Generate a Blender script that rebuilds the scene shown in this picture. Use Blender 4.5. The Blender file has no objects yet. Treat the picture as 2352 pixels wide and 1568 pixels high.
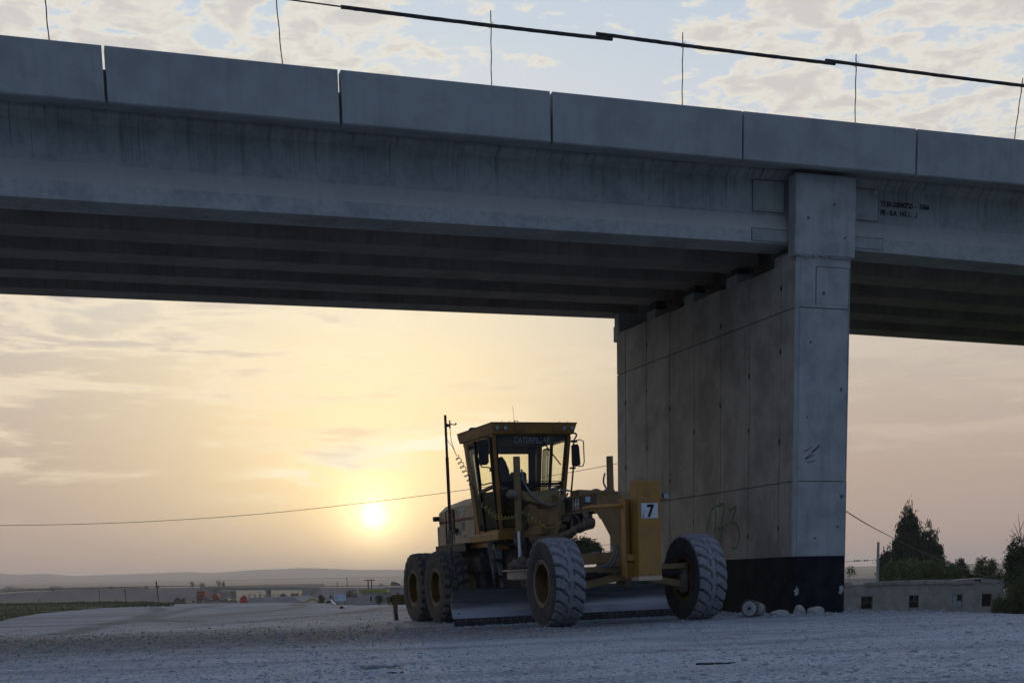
import bpy, math, random
import numpy as np
from math import sin, cos, pi, radians, sqrt, atan2, hypot
from mathutils import Vector, Matrix
random.seed(7); RNG = np.random.default_rng(11)
S = bpy.context.scene
COL = S.collection
Z0 = 0.75                                   # the camera stands 0.75 m above the datum

# ---------------------------------------------------------------- camera
FPX, PITCH, ROLL, SHIFT = 3106.27, -.1683, -.0212, 1088.54      # focal length and shift for a 2352 wide frame
cp_, sp_ = cos(PITCH), sin(PITCH); cr_, sr_ = cos(ROLL), sin(ROLL)
r0 = Vector((1, 0, 0)); u0 = Vector((0, -sp_, cp_)); FWD = Vector((0, cp_, sp_))
RV = r0*cr_ + u0*sr_; UV = u0*cr_ - r0*sr_
cd = bpy.data.cameras.new('camera'); cam = bpy.data.objects.new('camera', cd); COL.objects.link(cam)
cam.matrix_world = Matrix(((RV.x, UV.x, -FWD.x, 0), (RV.y, UV.y, -FWD.y, 0), (RV.z, UV.z, -FWD.z, Z0), (0, 0, 0, 1)))
cd.sensor_width = 36; cd.lens = 36*FPX/2352; cd.shift_y = SHIFT/2352; cd.clip_start = .1; cd.clip_end = 30000
S.camera = cam

# ---------------------------------------------------------------- sun, exposure
SUN_AZ, SUN_EL = radians(-5.45), radians(2.95)
SD = Vector((sin(SUN_AZ)*cos(SUN_EL), cos(SUN_AZ)*cos(SUN_EL), sin(SUN_EL)))
sl = bpy.data.lights.new('sun', 'SUN'); sl.energy = .55; sl.angle = radians(.6); sl.color = (1, .72, .42)
so = bpy.data.objects.new('sun', sl); COL.objects.link(so); so.rotation_euler = SD.to_track_quat('Z', 'Y').to_euler()
S.view_settings.view_transform = 'Standard'; S.view_settings.look = 'None'
S.view_settings.exposure = 0; S.view_settings.gamma = 1; S.view_settings.use_curve_mapping = False
S.cycles.use_denoising = True; S.cycles.max_bounces = 6; S.cycles.volume_bounces = 0; S.cycles.transparent_max_bounces = 12
S.cycles.caustics_reflective = False; S.cycles.caustics_refractive = False

# ---------------------------------------------------------------- node helpers
class NT:
    def __init__(s, tree): s.t = tree; s.n = tree.nodes; s.l = tree.links; s.n.clear()
    def new(s, typ, **k):
        n = s.n.new(typ)
        for a, b in k.items(): setattr(n, a, b)
        return n
    def put(s, sock, v):
        if hasattr(v, 'links') or isinstance(v, bpy.types.NodeSocket): s.l.new(v, sock)
        else: sock.default_value = v
    def math(s, op, a, b=None, c=None, clamp=False):
        n = s.new('ShaderNodeMath', operation=op, use_clamp=clamp); s.put(n.inputs[0], a)
        if b is not None: s.put(n.inputs[1], b)
        if c is not None: s.put(n.inputs[2], c)
        return n.outputs[0]
    def vmath(s, op, a, b=None):
        n = s.new('ShaderNodeVectorMath', operation=op); s.put(n.inputs[0], a)
        if b is not None: s.put(n.inputs[1], b)
        return n.outputs['Value'] if op in ('DOT_PRODUCT', 'LENGTH') else n.outputs[0]
    def ss(s, v, a, b, lo=0., hi=1.):
        n = s.new('ShaderNodeMapRange', interpolation_type='SMOOTHSTEP'); s.put(n.inputs[0], v)
        n.inputs[1].default_value = a; n.inputs[2].default_value = b; n.inputs[3].default_value = lo; n.inputs[4].default_value = hi
        return n.outputs[0]
    def ramp(s, v, pts, interp='LINEAR'):
        n = s.new('ShaderNodeValToRGB'); s.put(n.inputs[0], v); e = n.color_ramp.elements; n.color_ramp.interpolation = interp
        while len(e) > 1: e.remove(e[-1])
        e[0].position = pts[0][0]; e[0].color = tuple(pts[0][1])+(1,)
        for p, c in pts[1:]:
            q = e.new(p); q.color = tuple(c)+(1,)
        return n.outputs[0]
    def mix(s, f, a, b, typ='MIX'):
        n = s.new('ShaderNodeMix', data_type='RGBA', blend_type=typ); s.put(n.inputs[0], f)
        for k, v in ((6, a), (7, b)):
            if isinstance(v, tuple) and len(v) == 3: v = v+(1,)
            s.put(n.inputs[k], v)
        return n.outputs[2]
    def noise(s, vec, scale, detail=4, rough=.55, dist=0):
        n = s.new('ShaderNodeTexNoise'); s.put(n.inputs['Vector'], vec); n.inputs['Scale'].default_value = scale
        n.inputs['Detail'].default_value = detail; n.inputs['Roughness'].default_value = rough; n.inputs['Distortion'].default_value = dist
        return n.outputs[0]
    def mapping(s, vec, scale=(1, 1, 1), loc=(0, 0, 0)):
        n = s.new('ShaderNodeMapping'); s.put(n.inputs[0], vec); n.inputs['Scale'].default_value = scale; n.inputs['Location'].default_value = loc
        return n.outputs[0]
    def scalecol(s, c, f):
        n = s.new('ShaderNodeVectorMath', operation='SCALE'); s.put(n.inputs[0], c); s.put(n.inputs[3], f); return n.outputs[0]

# ---------------------------------------------------------------- world: dusk sky with a hazy low sun and broken cloud
wd = bpy.data.worlds.new('World'); S.world = wd; wd.use_nodes = True
w = NT(wd.node_tree)
tc = w.new('ShaderNodeTexCoord'); D = w.vmath('NORMALIZE', tc.outputs['Generated'])
sx = w.new('ShaderNodeSeparateXYZ'); w.l.new(D, sx.inputs[0]); DX, DY, DZ = sx.outputs
zpos = w.math('MAXIMUM', DZ, 0.0)
flat = w.vmath('NORMALIZE', w.mapping(D, (1, 1, 0)))
faz = w.vmath('DOT_PRODUCT', flat, (sin(SUN_AZ), cos(SUN_AZ), 0))
solar = w.ss(faz, -.25, .97)
cosang = w.vmath('DOT_PRODUCT', D, tuple(SD))
ang = w.math('ARCCOSINE', w.math('MINIMUM', cosang, .9999999))
sunside = w.ramp(zpos, [(0, (.46, .335, .285)), (.03, (.50, .37, .305)), (.08, (.545, .42, .335)), (.15, (.61, .52, .44)), (.22, (.61, .60, .58)),
                        (.30, (.62, .67, .735)), (.42, (.50, .62, .765)), (.6, (.22, .46, .88)), (1, (.11, .385, 1.06))])
antiside = w.ramp(zpos, [(0, (.12, .205, .335)), (.10, (.125, .235, .43)), (.3, (.115, .26, .55)), (.6, (.105, .315, .79)), (1, (.11, .385, 1.06))])
base = w.mix(solar, antiside, sunside)
# wide warm glow round the sun, flattened into the dust above the horizon
aniso = w.math('SQRT', w.math('ADD', w.math('POWER', w.math('MULTIPLY', w.math('ARCTAN2', w.math('SUBTRACT', w.math('MULTIPLY', DX, cos(SUN_AZ)), w.math('MULTIPLY', DY, sin(SUN_AZ))), w.math('ADD', w.math('MULTIPLY', DX, sin(SUN_AZ)), w.math('MULTIPLY', DY, cos(SUN_AZ)))), 1.0), 2), w.math('POWER', w.math('SUBTRACT', DZ, .10), 2)))
g1 = w.math('EXPONENT', w.math('MULTIPLY', w.math('POWER', w.math('DIVIDE', aniso, .175), 2), -1.0))
atten = w.ss(DZ, -.01, .075, .30, 1.0)
g1 = w.math('MULTIPLY', g1, atten)
g2 = w.math('EXPONENT', w.math('MULTIPLY', w.math('DIVIDE', ang, .05), -1.0))
g3 = w.math('EXPONENT', w.math('MULTIPLY', w.math('DIVIDE', ang, .013), -1.0))
sky = w.vmath('ADD', base, w.scalecol((.54, .42, .14), g1))
sky = w.vmath('ADD', sky, w.scalecol((.80, .50, .12), g2))
sky = w.vmath('ADD', sky, w.scalecol((2.0, 1.6, .9), g3))
# one bright thin streak of cloud lit from below, just over the sun
sk = w.noise(w.mapping(D, (9, 9, 60), (4.4, 2.2, .7)), 1.6, 5, .6, .4)
lo_ = w.math('ABSOLUTE', w.math('SUBTRACT', DZ, w.math('ADD', .092, w.math('MULTIPLY', w.math('SUBTRACT', w.math('ARCTAN2', DX, DY), SUN_AZ), .22))))
sky = w.mix(w.math('MULTIPLY', w.math('MULTIPLY', w.ss(lo_, .020, .002), w.ss(w.math('ABSOLUTE', w.math('SUBTRACT', w.math('ARCTAN2', DX, DY), SUN_AZ)), .14, .02)), w.ss(sk, .42, .60)), sky, (1.25, 1.12, .80))
# clouds: a broken sheet overhead, thin streaks low down
inv = w.math('DIVIDE', 1.0, w.math('ADD', zpos, .10))
cx = w.new('ShaderNodeCombineXYZ'); w.l.new(w.math('MULTIPLY', DX, inv), cx.inputs[0]); w.l.new(w.math('MULTIPLY', DY, inv), cx.inputs[1])
az = w.math('ARCTAN2', DX, DY)
n1 = w.noise(w.mapping(cx.outputs[0], (1, 1, 1), (3.1, 1.7, 0)), 12.5, 8, .60, .35)
n2 = w.noise(w.mapping(cx.outputs[0], (1, 1, 1), (9.3, 4.2, 0)), 2.1, 2, .5)
gap = w.ss(w.math('ABSOLUTE', w.math('SUBTRACT', az, .055)), .05, .14)
cov = w.math('ADD', w.math('ADD', n1, w.math('MULTIPLY', w.math('SUBTRACT', n2, .5), .22)), w.math('MULTIPLY', gap, .16))
cl = w.math('MULTIPLY', w.ss(cov, .54, .655), w.ss(DZ, .15, .31))
lit = w.ss(cov, .56, .78)
ccol = w.mix(lit, (.92, .86, .72), (.66, .62, .58))
ccol = w.scalecol(ccol, w.ss(solar, 0, 1, .30, 1.0))
sky = w.mix(w.math('MULTIPLY', cl, .85), sky, ccol)
n3 = w.noise(w.mapping(D, (5, 5, 34), (1.3, .2, .4)), 1.5, 6, .6, .35)
n3 = w.math('ADD', n3, w.math('MULTIPLY', w.math('MULTIPLY', w.ss(DZ, .10, .19), w.ss(az, -.12, -.30)), .09))
wisp = w.math('MULTIPLY', w.ss(n3, .47, .64), w.math('MULTIPLY', w.ss(DZ, .035, .10), w.ss(DZ, .30, .2)))
wisp = w.math('MULTIPLY', wisp, w.ss(az, .06, -.30, .25, 1.0))
wcol = w.mix(w.ss(n3, .56, .70), (1.15, .98, .70), (.68, .58, .50))
wcol = w.scalecol(wcol, w.ss(solar, 0, 1, .25, 1.0))
sky = w.mix(w.math('MULTIPLY', wisp, .7), sky, wcol)
disc = w.ss(ang, .0120, .0035)
sky = w.mix(disc, sky, (2.2, 2.0, 1.5))
below = w.ss(DZ, 0, -.02)
sky = w.mix(below, sky, w.mix(solar, (.10, .11, .13), (.20, .17, .16)))
bg = w.new('ShaderNodeBackground'); w.l.new(sky, bg.inputs[0]); bg.inputs[1].default_value = 1.0
wo = w.new('ShaderNodeOutputWorld'); w.l.new(bg.outputs[0], wo.inputs[0])

# ---------------------------------------------------------------- materials
MATS = {}
def mat(name, c, c2=None, rough=.85, metal=0., scale=6., bump=.0, bscale=40., streak=0., fine=.0, emit=None, det=5, spec=.4, stretch=(1, 1, 1), lo=.38, hi=.66):
    if name in MATS: return MATS[name]
    m = bpy.data.materials.new(name); m.use_nodes = True; t = NT(m.node_tree)
    tcn = t.new('ShaderNodeTexCoord'); V = tcn.outputs['Object']
    col = c+(1,)
    if c2 is not None:
        col = t.mix(t.ss(t.noise(t.mapping(V, stretch), scale, det, .6, .2), lo, hi), c, c2)
    if streak:
        f = t.ss(t.noise(t.mapping(V, (9, 9, .45)), 1.3, 5, .65), .45, .75)
        col = t.mix(t.math('MULTIPLY', f, streak), col, tuple(x*.42 for x in c))
    if fine:
        f = t.noise(V, 95, 3, .6); col = t.mix(fine, col, t.mix(f, tuple(x*.35 for x in c), tuple(min(1, x*1.7) for x in c)))
    b = t.new('ShaderNodeBsdfPrincipled'); t.put(b.inputs['Base Color'], col); b.inputs['Roughness'].default_value = rough
    b.inputs['Metallic'].default_value = metal; b.inputs['Specular IOR Level'].default_value = spec
    if emit: b.inputs['Emission Color'].default_value = emit[0]+(1,); b.inputs['Emission Strength'].default_value = emit[1]
    if bump:
        bn = t.new('ShaderNodeBump'); bn.inputs['Strength'].default_value = bump; bn.inputs['Distance'].default_value = .02
        t.l.new(t.noise(V, bscale, 5, .6), bn.inputs['Height']); t.l.new(bn.outputs[0], b.inputs['Normal'])
    o = t.new('ShaderNodeOutputMaterial'); t.l.new(b.outputs[0], o.inputs[0]); MATS[name] = m; return m
CONC = mat('concrete', (.385, .405, .40), (.265, .285, .285), .9, scale=2.2, bump=.35, bscale=30, streak=.38, fine=.18)
CONCB = mat('concrete_beam', (.36, .385, .38), (.275, .296, .295), .88, scale=1.1, bump=.2, bscale=26, streak=.33, fine=.08)
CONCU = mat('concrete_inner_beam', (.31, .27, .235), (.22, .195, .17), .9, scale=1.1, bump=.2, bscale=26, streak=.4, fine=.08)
CONCP = mat('concrete_panel', (.345, .37, .37), (.265, .285, .29), .88, scale=1.6, bump=.2, bscale=30, streak=.20, fine=.14)
CONCW = mat('concrete_wall_face', (.42, .385, .34), (.25, .23, .20), .9, scale=1.3, bump=.35, bscale=22, streak=.55, fine=.20)
CONCL = mat('concrete_light', (.50, .50, .49), (.38, .38, .38), .9, scale=3, bump=.2)
BITUM = mat('bitumen_paint', (.009, .011, .015), (.022, .025, .031), .8, scale=3, bump=.35, streak=.3, fine=.06, spec=.15)
STEEL = mat('dark_steel', (.035, .036, .04), (.09, .075, .065), .7, .3, scale=9, bump=.3)
RUST = mat('rusty_rebar', (.045, .03, .024), (.09, .05, .035), .85, scale=12)
YEL = mat('machine_yellow', (.38, .19, .040), (.27, .145, .040), .55, scale=2.2, bump=.08, bscale=12, fine=.06, streak=.12)
YELD = mat('dusty_yellow', (.27, .185, .085), (.19, .135, .07), .8, scale=3, bump=.15, fine=.10)
TAN = mat('dusty_cream_hood', (.54, .43, .30), (.44, .35, .25), .7, scale=1.6, bump=.05, streak=.2, fine=.04)
DUSTM = mat('dusty_casting', (.19, .155, .12), (.11, .09, .072), .9, scale=7, bump=.4)
BLACK = mat('black_plastic', (.012, .012, .013), (.03, .03, .03), .6, scale=7)
RUBBER = mat('black_rubber_seal', (.012, .012, .012), None, .7)
TYRE = mat('tyre_sidewall', (.032, .034, .038), (.06, .063, .068), .85, scale=5, bump=.2, fine=.05)
TREAD = mat('dusty_tread', (.25, .265, .28), (.17, .18, .195), .95, scale=14, bump=.5, bscale=60, fine=.12)
RTYRE = mat('brown_dust_tyre', (.12, .10, .085), (.075, .064, .055), .92, scale=7, bump=.3, fine=.08)
RTREAD = mat('dark_block_tread', (.17, .17, .175), (.11, .11, .112), .9, scale=9, bump=.4)
RIMC = mat('rim_edge', (.27, .20, .14), (.18, .14, .10), .7, scale=9)
RIMY = mat('rim_dish', (.13, .072, .018), (.09, .05, .018), .6, scale=5)
BLADE = mat('worn_blade_steel', (.27, .28, .30), (.17, .18, .195), .38, .7, scale=2.5, bump=.1, bscale=9, stretch=(.3, 4, 4))
EDGE = mat('cutting_edge_steel', (.03, .032, .036), (.055, .055, .058), .6, .5, scale=6, bump=.2)
CHROME = mat('chrome_rod', (.62, .64, .68), None, .16, 1.)
WHITE = mat('white_sticker', (.62, .64, .66), (.5, .52, .54), .7, scale=5)
WLET = mat('white_letter', (.78, .78, .78), None, .7)
WLETD = mat('faded_letter', (.24, .26, .27), None, .7)
BLKLET = mat('black_letter', (.008, .008, .009), None, .8)
GREYLET = mat('stencil_black', (.02, .022, .026), None, .9)
DECAL = mat('black_decal', (.014, .014, .017), (.03, .027, .026), .5, scale=8)
REDST = mat('red_stripe', (.25, .03, .02), None, .6)
LAMP = mat('lamp_lens', (.42, .47, .52), (.25, .3, .34), .2, scale=40)
HOSE = mat('grey_hose', (.24, .25, .26), (.15, .155, .16), .7, scale=20)
YCORD = mat('yellow_air_line', (.55, .42, .06), None, .6)
GCORD = mat('grey_green_air_line', (.12, .155, .14), None, .6)
SEATM = mat('seat_fabric', (.025, .026, .025), (.04, .04, .036), .9, scale=14)
PAINTG = mat('green_spray', (.05, .17, .07), (.12, .20, .12), .9, scale=5)
STONE = mat('pale_rock', (.42, .41, .39), (.30, .29, .27), .9, scale=9, bump=.6, bscale=14)
RED = mat('red_paint', (.30, .018, .014), (.22, .016, .014), .55, scale=2)
TARP = mat('red_tarpaulin', (.42, .035, .03), (.32, .03, .025), .8, scale=1)
DARKV = mat('dark_vehicle', (.02, .022, .028), (.05, .05, .055), .5, scale=1)
WHITEV = mat('white_vehicle', (.50, .49, .47), None, .4)
YV = mat('yellow_plant', (.42, .25, .04), (.30, .18, .04), .6, scale=1)
BLUEV = mat('blue_plastic', (.02, .05, .22), None, .6)
VGLASS = mat('vehicle_glass', (.02, .025, .03), None, .15)
BARK = mat('bark', (.05, .038, .028), (.085, .07, .055), .95, scale=12, bump=.5)
DEADW = mat('grey_bare_wood', (.12, .105, .09), None, .9)
CYP = mat('cypress_foliage', (.016, .030, .018), (.034, .055, .028), .9, scale=1.6)
LEAF1 = mat('mid_green_leaves', (.05, .088, .022), (.085, .12, .034), .85, scale=1.2)
LEAF2 = mat('yellow_green_leaves', (.065, .09, .022), (.045, .06, .02), .85, scale=1.2)
LEAF3 = mat('dark_leaves', (.025, .046, .018), (.048, .075, .028), .9, scale=1.3)
REED = mat('dry_green_reed', (.085, .10, .035), (.06, .07, .03), .9, scale=2)
BWALL = mat('old_plaster_block', (.36, .325, .30), (.23, .215, .205), .95, scale=1.1, bump=.4, bscale=8, streak=.35, fine=.15)
VOID = mat('painted_room_shade', (.006, .006, .007), None, .9)  # near-black colour standing in for the shade behind the building's windows
WOODF = mat('old_window_wood', (.12, .125, .12), None, .9)
EARTH = mat('embankment_earth', (.165, .14, .13), (.115, .10, .095), .95, scale=.06, bump=.6, bscale=1.2, fine=.0)
ROADM = mat('asphalt', (.06, .06, .062), None, .9)
FARCON = mat('far_concrete', (.30, .29, .28), (.24, .235, .23), .9, scale=.4)
GALV = mat('galvanised_rail', (.05, .052, .06), None, .6)
YGSTRIP = mat('yellow_green_cladding', (.26, .27, .05), (.19, .2, .05), .8, scale=.6)
SIGNM = mat('pale_signboard', (.52, .60, .68), None, .7)
SIGNT = mat('sign_lettering', (.05, .10, .25), None, .8)
HILLM = mat('distant_hill', (.16, .15, .12), (.12, .12, .10), .95, scale=.002)
def outer_beam():
    m = bpy.data.materials.new('stained_girder_concrete'); m.use_nodes = True; t = NT(m.node_tree)
    V = t.new('ShaderNodeTexCoord').outputs['Object']; sp = t.new('ShaderNodeSeparateXYZ'); t.l.new(V, sp.inputs[0]); z = sp.outputs[2]
    col = t.mix(t.ss(t.noise(V, 1.3, 5, .65, .3), .36, .66), (.42, .445, .435), (.31, .335, .34))
    col = t.mix(t.ss(t.noise(V, 7, 6, .7), .42, .70), col, t.scalecol(col, .80))
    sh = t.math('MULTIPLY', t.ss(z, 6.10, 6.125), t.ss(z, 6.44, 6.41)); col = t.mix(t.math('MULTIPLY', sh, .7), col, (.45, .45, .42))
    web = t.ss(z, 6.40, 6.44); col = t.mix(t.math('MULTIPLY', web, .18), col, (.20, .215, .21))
    # run-off streaks starting under the slab, thin and uneven
    s1 = t.ss(t.noise(t.mapping(V, (13, 1, .33)), 1.0, 4, .7), .50, .66); s2 = t.ss(t.noise(t.mapping(V, (38, 1, .5), (7, 0, 3)), 1.0, 3, .6), .58, .70)
    ln = t.noise(t.mapping(V, (3.5, 1, 0), (3, 0, 0)), 1.0, 3, .6); reach = t.ss(t.math('ADD', z, t.math('MULTIPLY', ln, 1.2)), 7.05, 7.55)
    st = t.math('MULTIPLY', t.math('ADD', t.math('MULTIPLY', s1, .40), t.math('MULTIPLY', s2, .62), clamp=True), t.math('ADD', t.math('MULTIPLY', reach, .85), .12, clamp=True))
    col = t.mix(st, col, (.085, .078, .07))
    pale = t.math('MULTIPLY', t.ss(t.noise(t.mapping(V, (22, 1, .4), (1, 0, 9)), 1.0, 3, .6), .66, .74), .3); col = t.mix(pale, col, (.50, .50, .48))
    b = t.new('ShaderNodeBsdfPrincipled'); t.l.new(col, b.inputs['Base Color']); b.inputs['Roughness'].default_value = .88
    bn = t.new('ShaderNodeBump'); bn.inputs['Strength'].default_value = .25; bn.inputs['Distance'].default_value = .02; t.l.new(t.noise(V, 26, 5, .65), bn.inputs['Height']); t.l.new(bn.outputs[0], b.inputs['Normal'])
    o = t.new('ShaderNodeOutputMaterial'); t.l.new(b.outputs[0], o.inputs[0]); return m
OUTB = outer_beam()
def glass_mat(name, tint, refl=.10):
    m = bpy.data.materials.new(name); m.use_nodes = True; t = NT(m.node_tree)
    tr = t.new('ShaderNodeBsdfTransparent'); tr.inputs[0].default_value = tint+(1,)
    gl = t.new('ShaderNodeBsdfGlossy'); gl.inputs['Roughness'].default_value = .06; gl.inputs[0].default_value = (.9, .9, .9, 1)
    df = t.new('ShaderNodeBsdfDiffuse'); df.inputs[0].default_value = (.22, .21, .18, 1)
    tcn = t.new('ShaderNodeTexCoord')
    m1 = t.new('ShaderNodeMixShader'); t.put(m1.inputs[0], t.ss(t.noise(tcn.outputs['Object'], 5, 5, .65), .35, .8, .02, .10)); t.l.new(tr.outputs[0], m1.inputs[1]); t.l.new(df.outputs[0], m1.inputs[2])
    m2 = t.new('ShaderNodeMixShader'); m2.inputs[0].default_value = refl; t.l.new(m1.outputs[0], m2.inputs[1]); t.l.new(gl.outputs[0], m2.inputs[2])
    o = t.new('ShaderNodeOutputMaterial'); t.l.new(m2.outputs[0], o.inputs[0]); return m
GLASS = glass_mat('tinted_cab_glass', (.97, .98, .88), .04)
GLASSD = glass_mat('dusty_side_glass', (.60, .66, .54), .14)
GLASSN = glass_mat('dark_rear_side_glass', (.22, .25, .24), .18)

# ---------------------------------------------------------------- mesh builder
class MB:
    def __init__(s): s.v = []; s.f = []; s.m = []; s.cm = 0
    def add(s, vs, fs, mi=None):
        o = len(s.v); s.v.extend(tuple(p) for p in vs)
        for f in fs: s.f.append(tuple(i+o for i in f)); s.m.append(s.cm if mi is None else mi)
        return s
    def box(s, a0, a1, b0, b1, c0, c1, mi=None, bev=0.):
        if bev > 0:
            # box with chamfered vertical-axis edges all round (24 verts)
            q = bev; vs = []; idx = {}
            for X, sxx in ((a0, 1), (a1, -1)):
                for Y, syy in ((b0, 1), (b1, -1)):
                    for Z, szz in ((c0, 1), (c1, -1)):
                        k = (sxx, syy, szz)
                        idx[k] = len(vs); vs += [(X, Y+syy*q, Z+szz*q), (X+sxx*q, Y, Z+szz*q), (X+sxx*q, Y+syy*q, Z)]
            fs = []
            def I(x, y, z, n): return idx[(x, y, z)]+n
            for x in (1, -1): fs.append((I(x, 1, 1, 0), I(x, -1, 1, 0), I(x, -1, -1, 0), I(x, 1, -1, 0)))
            for y in (1, -1): fs.append((I(1, y, 1, 1), I(-1, y, 1, 1), I(-1, y, -1, 1), I(1, y, -1, 1)))
            for z in (1, -1): fs.append((I(1, 1, z, 2), I(-1, 1, z, 2), I(-1, -1, z, 2), I(1, -1, z, 2)))
            for y in (1, -1):
                for z in (1, -1): fs.append((I(1, y, z, 1), I(-1, y, z, 1), I(-1, y, z, 2), I(1, y, z, 2)))
            for x in (1, -1):
                for z in (1, -1): fs.append((I(x, 1, z, 0), I(x, -1, z, 0), I(x, -1, z, 2), I(x, 1, z, 2)))
            for x in (1, -1):
                for y in (1, -1): fs.append((I(x, y, 1, 0), I(x, y, -1, 0), I(x, y, -1, 1), I(x, y, 1, 1)))
            for x in (1, -1):
                for y in (1, -1):
                    for z in (1, -1): fs.append((I(x, y, z, 0), I(x, y, z, 1), I(x, y, z, 2)))
            return s.add(vs, fs, mi)
        vs = [(x, y, z) for x in (a0, a1) for y in (b0, b1) for z in (c0, c1)]
        return s.add(vs, [(0, 1, 3, 2), (4, 6, 7, 5), (0, 4, 5, 1), (2, 3, 7, 6), (0, 2, 6, 4), (1, 5, 7, 3)], mi)
    def hexa(s, b, t, mi=None):             # bottom quad, top quad
        vs = list(b)+list(t); return s.add(vs, [(0, 1, 2, 3), (4, 7, 6, 5), (0, 4, 5, 1), (1, 5, 6, 2), (2, 6, 7, 3), (3, 7, 4, 0)], mi)
    def prism(s, pts, axis, a0, a1, mi=None):   # 2D polygon swept along an axis
        def mk(p, a): return (a, p[0], p[1]) if axis == 0 else (p[0], a, p[1]) if axis == 1 else (p[0], p[1], a)
        n = len(pts); vs = [mk(p, a0) for p in pts]+[mk(p, a1) for p in pts]
        fs = [tuple(range(n)), tuple(range(2*n-1, n-1, -1))]+[(i, (i+1) % n, n+(i+1) % n, n+i) for i in range(n)]
        return s.add(vs, fs, mi)
    def tube(s, path, r, n=8, mi=None, cap=True):
        P = [Vector(p) for p in path]; R = r if isinstance(r, (list, tuple)) else [r]*len(P); vs = []
        t = (P[1]-P[0]).normalized(); up = Vector((0, 0, 1)) if abs(t.z) < .9 else Vector((1, 0, 0)); nx = t.cross(up).normalized()
        for i, p in enumerate(P):
            t2 = (P[min(i+1, len(P)-1)]-P[max(i-1, 0)]).normalized(); nx = (nx-t2*nx.dot(t2)).normalized(); ny = t2.cross(nx)
            for k in range(n):
                a = 2*pi*k/n; vs.append(p+nx*(cos(a)*R[i])+ny*(sin(a)*R[i]))
        fs = []
        for i in range(len(P)-1):
            for k in range(n): fs.append((i*n+k, i*n+(k+1) % n, (i+1)*n+(k+1) % n, (i+1)*n+k))
        if cap: fs.append(tuple(range(n-1, -1, -1))); fs.append(tuple((len(P)-1)*n+k for k in range(n)))
        return s.add(vs, fs, mi)
    def bar(s, p, q, wx, wy, ref=(0, 0, 1), mi=None):   # rectangular bar between points
        p, q = Vector(p), Vector(q); t = (q-p).normalized(); ref = Vector(ref); a = t.cross(ref).normalized(); b = a.cross(t)
        c = [(-1, -1), (1, -1), (1, 1), (-1, 1)]
        return s.hexa([p+a*(x*wx/2)+b*(y*wy/2) for x, y in c], [q+a*(x*wx/2)+b*(y*wy/2) for x, y in c], mi)
    def lathe(s, prof, c, axis=0, n=32, mi=None, mis=None):   # prof: (axial, radius)
        vs = []; c = Vector(c)
        for a, r in prof:
            for k in range(n):
                th = 2*pi*k/n; u, v = cos(th)*r, sin(th)*r
                vs.append(c+(Vector((a, u, v)) if axis == 0 else Vector((u, a, v)) if axis == 1 else Vector((u, v, a))))
        for i in range(len(prof)-1):
            fs = [(i*n+k, i*n+(k+1) % n, (i+1)*n+(k+1) % n, (i+1)*n+k) for k in range(n)]
            o = len(s.v) if i == 0 else o
            if i == 0: s.v.extend(tuple(p) for p in vs)
            for f in fs: s.f.append(tuple(j+o for j in f)); s.m.append(mis[i] if mis else (s.cm if mi is None else mi))
        return s
    def ball(s, c, r, n=8, sq=(1, 1, 1), jit=0., mi=None):
        vs = []; c = Vector(c); m = max(3, n//2)
        for i in range(m+1):
            ph = pi*i/m
            for k in range(n):
                th = 2*pi*k/n; j = 1+random.uniform(-jit, jit)
                vs.append(c+Vector((sin(ph)*cos(th)*sq[0], sin(ph)*sin(th)*sq[1], cos(ph)*sq[2]))*r*j)
        return s.add(vs, [(i*n+k, i*n+(k+1) % n, (i+1)*n+(k+1) % n, (i+1)*n+k) for i in range(m) for k in range(n)], mi)
    def build(s, name, mats, parent=None, smooth=False, **props):
        me = bpy.data.meshes.new(name); me.from_pydata(s.v, [], s.f)
        for mm in (mats if isinstance(mats, (list, tuple)) else [mats]): me.materials.append(mm)
        if any(s.m): me.polygons.foreach_set('material_index', s.m)
        me.validate(); 
        o = bpy.data.objects.new(name, me); COL.objects.link(o)
        import bmesh
        bm = bmesh.new(); bm.from_mesh(me); bmesh.ops.recalc_face_normals(bm, faces=bm.faces); bm.to_mesh(me); bm.free()
        if smooth:
            me.polygons.foreach_set('use_smooth', [True]*len(me.polygons))
            try: me.set_sharp_from_angle(angle=radians(40))
            except Exception: pass
        if parent: o.parent = parent
        for k, v in props.items(): o[k] = v
        return o
def smooth(pts, per=8):
    P = [Vector(p) for p in pts]; Q = []
    for i in range(len(P)-1):
        p0 = P[max(i-1, 0)]; p1 = P[i]; p2 = P[i+1]; p3 = P[min(i+2, len(P)-1)]
        for k in range(per):
            u = k/per; Q.append(.5*((2*p1)+(p2-p0)*u+(2*p0-5*p1+4*p2-p3)*u*u+(3*p1-p0-3*p2+p3)*u**3))
    Q.append(P[-1]); return Q
def thing(name, label, cat, mw=None, group=None):
    o = bpy.data.objects.new(name, None); COL.objects.link(o); o.empty_display_size = .2
    if mw is not None: o.matrix_world = mw if isinstance(mw, Matrix) else Matrix.Translation(mw)
    return tag(o, label, cat, group)
def tag(o, label, cat, group=None):
    o['label'] = label; o['category'] = cat
    if group: o['group'] = group
    return o
def sub(name, parent, loc=(0, 0, 0)):
    o = bpy.data.objects.new(name, None); COL.objects.link(o); o.parent = parent; o.location = loc; return o
def copy_tree(o, parent=None):
    c = o.copy(); COL.objects.link(c)
    if parent is not None: c.parent = parent
    for ch in [k for k in o.children]: copy_tree(ch, c)
    return c
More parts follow.
